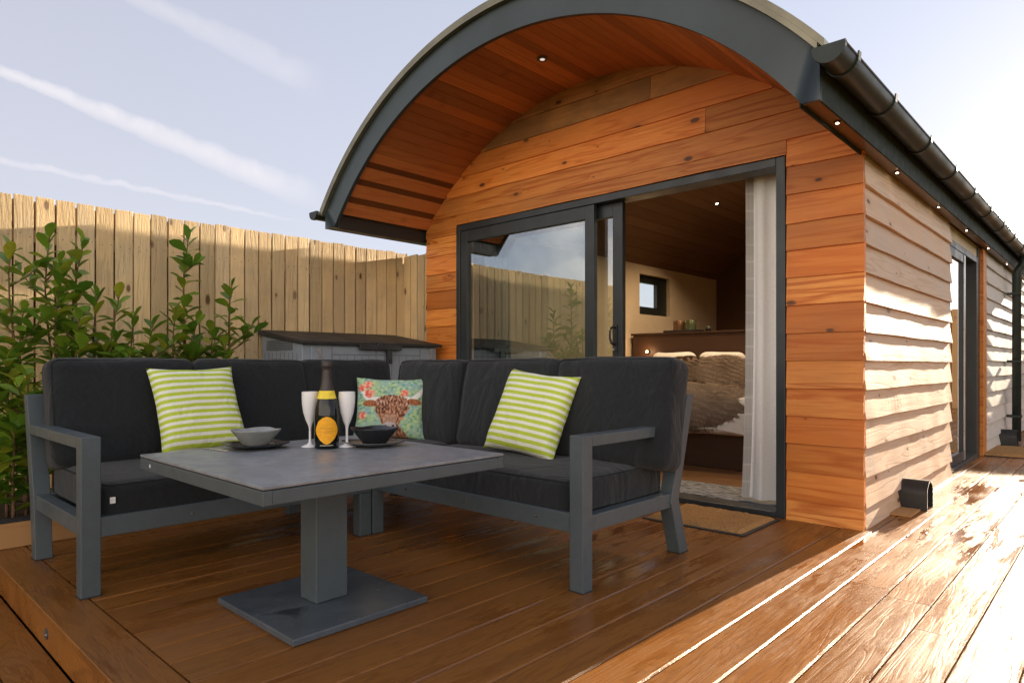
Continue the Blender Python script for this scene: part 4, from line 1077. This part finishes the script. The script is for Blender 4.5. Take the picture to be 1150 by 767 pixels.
for o_ in list(COL.objects):      # dark glides under the metal legs
    if o_.name.split('.')[0] in ('front_leg', 'rear_leg') and o_.parent in (ls, rs):
        off_ = world_loc(o_.parent); vv = [v.co for v in o_.data.vertices if v.co.z < .001]
        xs = [v.x for v in vv]; ys = [v.y for v in vv]
        m = MB(); m.box((min(xs)+off_.x-.002, min(ys)+off_.y-.002, .0003), (max(xs)+off_.x+.002, max(ys)+off_.y+.002, .005)); part(m, 'glide', M['black'], o_)
for x_ in (-2.75, -2.3, -1.85):
    m = MB(); m.tube([(x_, 2.131, .275), (x_, 2.126, .275)], .007, 12); part(m, 'bolt', M['steel'], rs)
for y_ in (1.15, 1.7):
    m = MB(); m.tube([(-3.001, y_, .272), (-2.996, y_, .272)], .007, 12); part(m, 'bolt', M['steel'], ls)
# scatter cushions
def pillow(name, label, w_, h_, th, origin, rz, lean, roll, mat, group=None, paint=None, n=26, base=.45):
    vs = []; fs = []; idx = {}
    for sd_ in (-1, 1):
        for i in range(n+1):
            for j in range(n+1):
                u = -1+2*i/n; v = -1+2*j/n
                edge = i in (0, n) or j in (0, n)
                if edge and (i, j) in idx: idx[(sd_, i, j)] = idx[(i, j)]; continue
                px = u*w_/2*(1-.075*(1-v*v)*abs(u)**3); pz = v*h_/2*(1-.075*(1-u*u)*abs(v)**3)
                t = max(0, (1-u**4)*(1-v**4))**.55*th/2
                q = Vector((px, sd_*t, pz)); q += noise.noise_vector(Vector((px*9+rz*7, pz*9, sd_*2)))*.006*(0 if edge else 1)
                q.z += h_/2
                k = len(vs); vs.append(q); idx[(sd_, i, j)] = k
                if edge: idx[(i, j)] = k
        for i in range(n):
            for j in range(n): fs.append(tuple(idx[(sd_, a, b)] for a, b in ((i, j), (i+1, j), (i+1, j+1), (i, j+1))))
    m = MB(); m.raw(vs, fs, (.5, .5, .5)); o = m.build(name, mat, smooth=True)
    if paint:
        at = o.data.color_attributes.new('paint', 'FLOAT_COLOR', 'POINT')
        for k, v in enumerate(o.data.vertices):
            c = paint(v.co.x/(w_/2), (v.co.z-h_/2)/(h_/2)); at.data[k].color = (*c, 1)
    o.rotation_mode = 'XYZ'
    o.matrix_world = Matrix.Translation(origin) @ Matrix.Rotation(rz, 4, 'Z') @ Matrix.Rotation(lean, 4, 'X') @ Matrix.Rotation(roll, 4, 'Y')
    tag(o, label, 'cushion', group); return o
pillow('scatter_cushion', 'lime and white striped cushion on the left sofa behind the grey bowl', .44, .49, .15, (-3.44, 1.40, .465), R(90), R(-25), R(-1), M['stripe'], 'lime striped scatter cushions')
pillow('scatter_cushion', 'lime and white striped cushion on the right sofa near the black bowl', .47, .47, .15, (-2.31, 2.50, .455), R(5), R(-24), R(6), M['stripe'], 'lime striped scatter cushions')
def lerp3(a, b, t): return tuple(x+(y-x)*t for x, y in zip(a, b))
def cow(x, z):
    p = Vector((x*3, z*3, 1)); n1 = noise.noise(p*1.2); n2 = noise.noise(p*4); n3 = noise.noise(Vector((x*24, z*9, 3)))
    c = lerp3((.28, .44, .42), (.36, .52, .30), min(1, max(0, .5+n1*1.3)))
    if n2 > .25: c = lerp3(c, (.55, .66, .26), .7)
    if n2 < -.32: c = lerp3(c, (.10, .26, .10), .7)
    # white horns sweeping up from the forehead
    for s_ in (-1, 1):
        for k in range(24):
            t = k/23; hx = .06+s_*(.36+.48*t**.8)-(.05 if s_ < 0 else 0); hz = .22+.02*math.sin(t*3)+.62*max(0, t-.3)**1.4
            if (x-hx)**2+(z-hz)**2 < (.085*(1-.55*t)+.012)**2: c = lerp3((.80, .78, .72), (.55, .48, .40), max(0, n3))
    # ears
    for s_, ez in ((-1, .10), (1, .16)):
        ex = .06+s_*.60; d = ((x-ex)/.20)**2+((z-ez)/.11)**2
        if d < 1: c = lerp3((.26, .08, .035), (.45, .18, .08), min(1, max(0, .5+n3)))
    # head
    if z < .38:
        wd_ = .47 if z > -.1 else .47-.28*min(1, (-.1-z)/.5)
        if z > .1: wd_ *= math.sqrt(max(0, 1-((z-.1)/.28)**2))*.98+.02
        if z < -.6: wd_ = .24+(-.6-z)*.7
        if abs(x-.06) < wd_+n2*.05:
            c = lerp3((.12, .04, .022), (.56, .28, .17), min(1, max(0, .45+n3*1.9)))
            if z > .05 and n3 > .32: c = (.62, .42, .34)
            if z < -.25 and abs(x-.02) < .18: c = lerp3(c, (.52, .32, .22), .6)
            if ((x-.02)/.19)**2+((z+.63)/.15)**2 < 1: c = lerp3((.48, .42, .42), (.6, .5, .46), max(0, n3))
            for s_ in (-1, 1):
                if ((x-.02-s_*.105)/.035)**2+((z+.62)/.05)**2 < 1: c = (.04, .03, .03)
                if ((x-.07-s_*.22)/.07)**2+((z+.05)/.05)**2 < 1 and n3 < .12: c = (.07, .035, .025)
    for (ax, az, ar) in ((-.78, .62, .13), (-.62, .72, .13), (-.56, .42, .14), (.40, .44, .115), (-.74, -.28, .12)):
        if (x-ax)**2+(z-az)**2 < ar**2: c = lerp3((.72, .12, .09), (.85, .48, .32), min(1, max(0, .5+n2*1.5+(x-ax)*2)))
    return c
pillow('scatter_cushion', 'painted cow and apples print cushion in the corner of the sofas', .455, .40, .13, (-3.40, 2.50, .450), R(46), R(-15), R(1), M['paint'], None, cow, 110)

# ------------------------------------------------------------------ table
TX, TY, TZ = -2.275, 1.36, .575
TXa, TXb, TYa, TYb = -2.79, -1.785, .878, 1.86
tb = thing('table', 'square grey pedestal table with ceramic top in front of the sofas', 'table', (TX, TY, 0))
m = MB(); m.box((TXa, TYa, TZ-.009), (TXb, TYb, TZ)); part(m, 'table_top', M['ceramic_top'], tb, bevel=.0015)
m = MB(); e = .0008
m.box((TXa+.004, TYa+.004, TZ-.0125), (TXb-.004, TYb-.004, TZ-.0095)); part(m, 'shadow_gap', M['black'], tb)
m = MB(); w_ = .03
m.box((TXa, TYa, TZ-.056), (TXb, TYa+w_, TZ-.013)); m.box((TXa, TYb-w_, TZ-.056), (TXb, TYb, TZ-.013)); m.box((TXa, TYa+w_+.0003, TZ-.0555), (TXa+w_, TYb-w_-.0003, TZ-.0135)); m.box((TXb-w_, TYa+w_+.0003, TZ-.0555), (TXb, TYb-w_-.0003, TZ-.0135))
m.box((TXa+w_+.0003, TYa+w_+.0003, TZ-.03), (TXb-w_-.0003, TYb-w_-.0003, TZ-.014)); part(m, 'apron', MG, tb, bevel=.0025)
m = MB(); m.box((TXa+.10, TYa-.001, TZ-.04), (TXa+.112, TYa+.002, TZ-.028)) ; part(m, 'badge', M['white_tag'], tb)
m = MB(); m.box((TX-.06, TY-.06, .027), (TX+.055, TY+.075, TZ-.0305)); part(m, 'pedestal', MG, tb, bevel=.003)
m = MB(); m.box((-2.562, 1.078, .002), (-1.985, 1.645, .026)); part(m, 'base_plate', M['base_metal'], tb, bevel=.004)

# ------------------------------------------------------------------ things on the table
T = TZ
VIEW = math.atan2(-1.477, 2.439)   # direction from the bottle to the camera
bo = thing('wine_bottle', 'dark sparkling wine bottle with golden yellow label between the flutes', 'bottle', (-2.439, 1.477, T))
BX, BY = -2.439, 1.477
body = [(.0001, .004), (.036, .002), (.046, .0005), (.0495, .006), (.050, .06), (.050, .135), (.0485, .160), (.0445, .182), (.038, .207), (.033, .225), (.030, .238), (.0001, .238)]
m = MB(); m.lathe([(r_, z+T) for r_, z in body], 48, (BX, BY, 0)); part(m, 'glass_body', M['bottle'], bo, smooth=True, sharp=60)
m = MB(); m.lathe([(r_, z+T) for r_, z in [(.0302, .2385), (.0235, .262), (.0205, .285), (.0185, .322), (.0185, .333), (.0215, .336), (.0225, .345), (.0212, .352), (.021, .360), (.018, .3635), (.0001, .364)]], 32, (BX, BY, 0)); part(m, 'foil', M['foil'], bo, smooth=True, sharp=50)
m = MB(); m.lathe([(r_+.0006, z+T) for r_, z in [(.0385, .206), (.0335, .225), (.0305, .239)]], 40, (BX, BY, 0)); part(m, 'neck_label', M['yellow_band'], bo, smooth=True)
def on_bottle(ang, z, off=.0007): return (BX+(.05+off)*math.cos(VIEW+ang), BY+(.05+off)*math.sin(VIEW+ang), T+z)
def shield(mb, zc, hh, aw, off):
    n = 28; rim = []
    for i in range(n):
        t = 2*math.pi*i/n; s_ = math.sin(t); c_ = math.cos(t)
        rr = 1+.06*math.cos(4*t)+.03*math.cos(8*t); ww = aw*(1.0 if s_ > -.2 else 1-.25*(-s_-.2))
        rim.append((ww*rr*math.copysign(abs(c_)**.75, c_), zc+hh*rr*math.copysign(abs(s_)**.9, s_)))
    for k in range(6):
        a, b = 1-k/6, 1-(k+1)/6
        for i in range(n):
            p, q = rim[i], rim[(i+1) % n]
            f = lambda P, s_: on_bottle(P[0]*s_, zc+(P[1]-zc)*s_, off)
            mb.face([f(p, a), f(q, a), f(q, max(b, .001)), f(p, max(b, .001))], (.5, .5, .5))
m = MB(); shield(m, .077, .052, .95, .0008); lab = part(m, 'label', M['yellow'], bo, smooth=True)
m = MB()
for (a0, a1, z, h_) in ((-.52, .52, .084, .004), (-.5, .5, .072, .0015), (-.3, .3, .066, .0012), (-.2, .2, .052, .0012)):
    k = 16
    for i in range(k):
        if h_ > .003 and i % 2: continue
        p, q = a0+(a1-a0)*i/k, a0+(a1-a0)*(i+1)/k
        m.face([on_bottle(p, z, .0014), on_bottle(q, z, .0014), on_bottle(q, z+h_, .0014), on_bottle(p, z+h_, .0014)])
part(m, 'label_print', M['label_ink'], lab)
m = MB()
for i in range(18):
    p = -.55+1.1*i/18; m.face([on_bottle(p, .014), on_bottle(p+.04, .014), on_bottle(p+.04, .018), on_bottle(p, .018)])
part(m, 'foot_print', M['label_pale'], bo)
for (x, y, lb) in ((-2.518, 1.446, 'white champagne flute left of the bottle'), (-2.407, 1.553, 'white champagne flute right of the bottle')):
    f = thing('champagne_flute', lb, 'flute', (x, y, T), 'white flutes on the table')
    m = MB(); m.lathe([(r_, z+T+.001) for r_, z in [(.0001, 0), (.037, 0), (.038, .002), (.030, .006), (.014, .011), (.0065, .018), (.005, .035), (.005, .075), (.008, .09), (.018, .112), (.028, .145), (.033, .18), (.0345, .21), (.0335, .232), (.0315, .232), (.032, .205), (.025, .150), (.012, .110), (.0001, .100)]], 32, (x, y, 0))
    part(m, 'glass_body', M['flute'], f, smooth=True, sharp=70)
def rsq(mb, prof, ctr, n=40, p=4.0):
    vs = []; fs = []
    for r_, z in prof:
        for k in range(n):
            t = 2*math.pi*k/n; c_, s_ = math.cos(t), math.sin(t); q = (abs(c_)**p+abs(s_)**p)**(-1/p)
            lift = .0
            vs.append((ctr[0]+r_*q*c_, ctr[1]+r_*q*s_, ctr[2]+z+(.004*(abs(math.sin(2*t))) if r_ > .08 else 0)))
    for i in range(len(prof)-1):
        for k in range(n): fs.append((i*n+k, i*n+(k+1) % n, (i+1)*n+(k+1) % n, (i+1)*n+k))
    mb.raw(vs, fs)
def setting(px, py, bowlmat, platemat, lb, lp, lc):
    m = MB(); rsq(m, [(.0001, .003), (.06, .001), (.085, .004), (.118, .016), (.119, .019), (.085, .010), (.0001, .009)], (px, py, T+.001)); o = loc_on(None, m.build('plate', platemat, smooth=True), (px, py, T)); tag(o, lp, 'plate')
    m = MB(); rsq(m, [(.0001, .0), (.040, .0), (.046, .006), (.085, .058), (.088, .064), (.083, .063), (.045, .015), (.0001, .010)], (px, py, T+.0115)); o = loc_on(None, m.build('bowl', bowlmat, smooth=True), (px, py, T+.0115)); tag(o, lb, 'bowl')
setting(-2.815, 1.350, M['grey_ware'], M['black_ware'], 'light grey square bowl on the black plate', 'black square plate under the grey bowl', '') if False else None
setting(-2.655, 1.275, M['grey_ware'], M['black_ware'], 'light grey square bowl on the black plate at left', 'black square plate under the light grey bowl', '')
setting(-2.36, 1.66, M['black_ware'], M['plate_ware'], 'black square bowl on the slate grey plate', 'slate grey square plate under the black bowl', '')
def fork(x, y, rz, label):
    m = MB(); m.box((-.004, -.09, .001), (.004, .02, .0035)); m.box((-.010, .02, .001), (.010, .045, .0035))
    for q in (-.0085, -.003, .003, .0085): m.box((q-.0012, .0455, .001), (q+.0012, .085, .0035))
    o = m.build('fork', M['steel'], bevel=.0008); o.location = (x, y, T+.0005); o.rotation_euler = (0, 0, rz); tag(o, label, 'fork')
fork(-2.70, 1.13, R(-80), 'steel fork beside the black plate, nearest the left table edge')
fork(-2.47, 1.64, R(-70), 'steel fork tucked beside the slate grey plate')
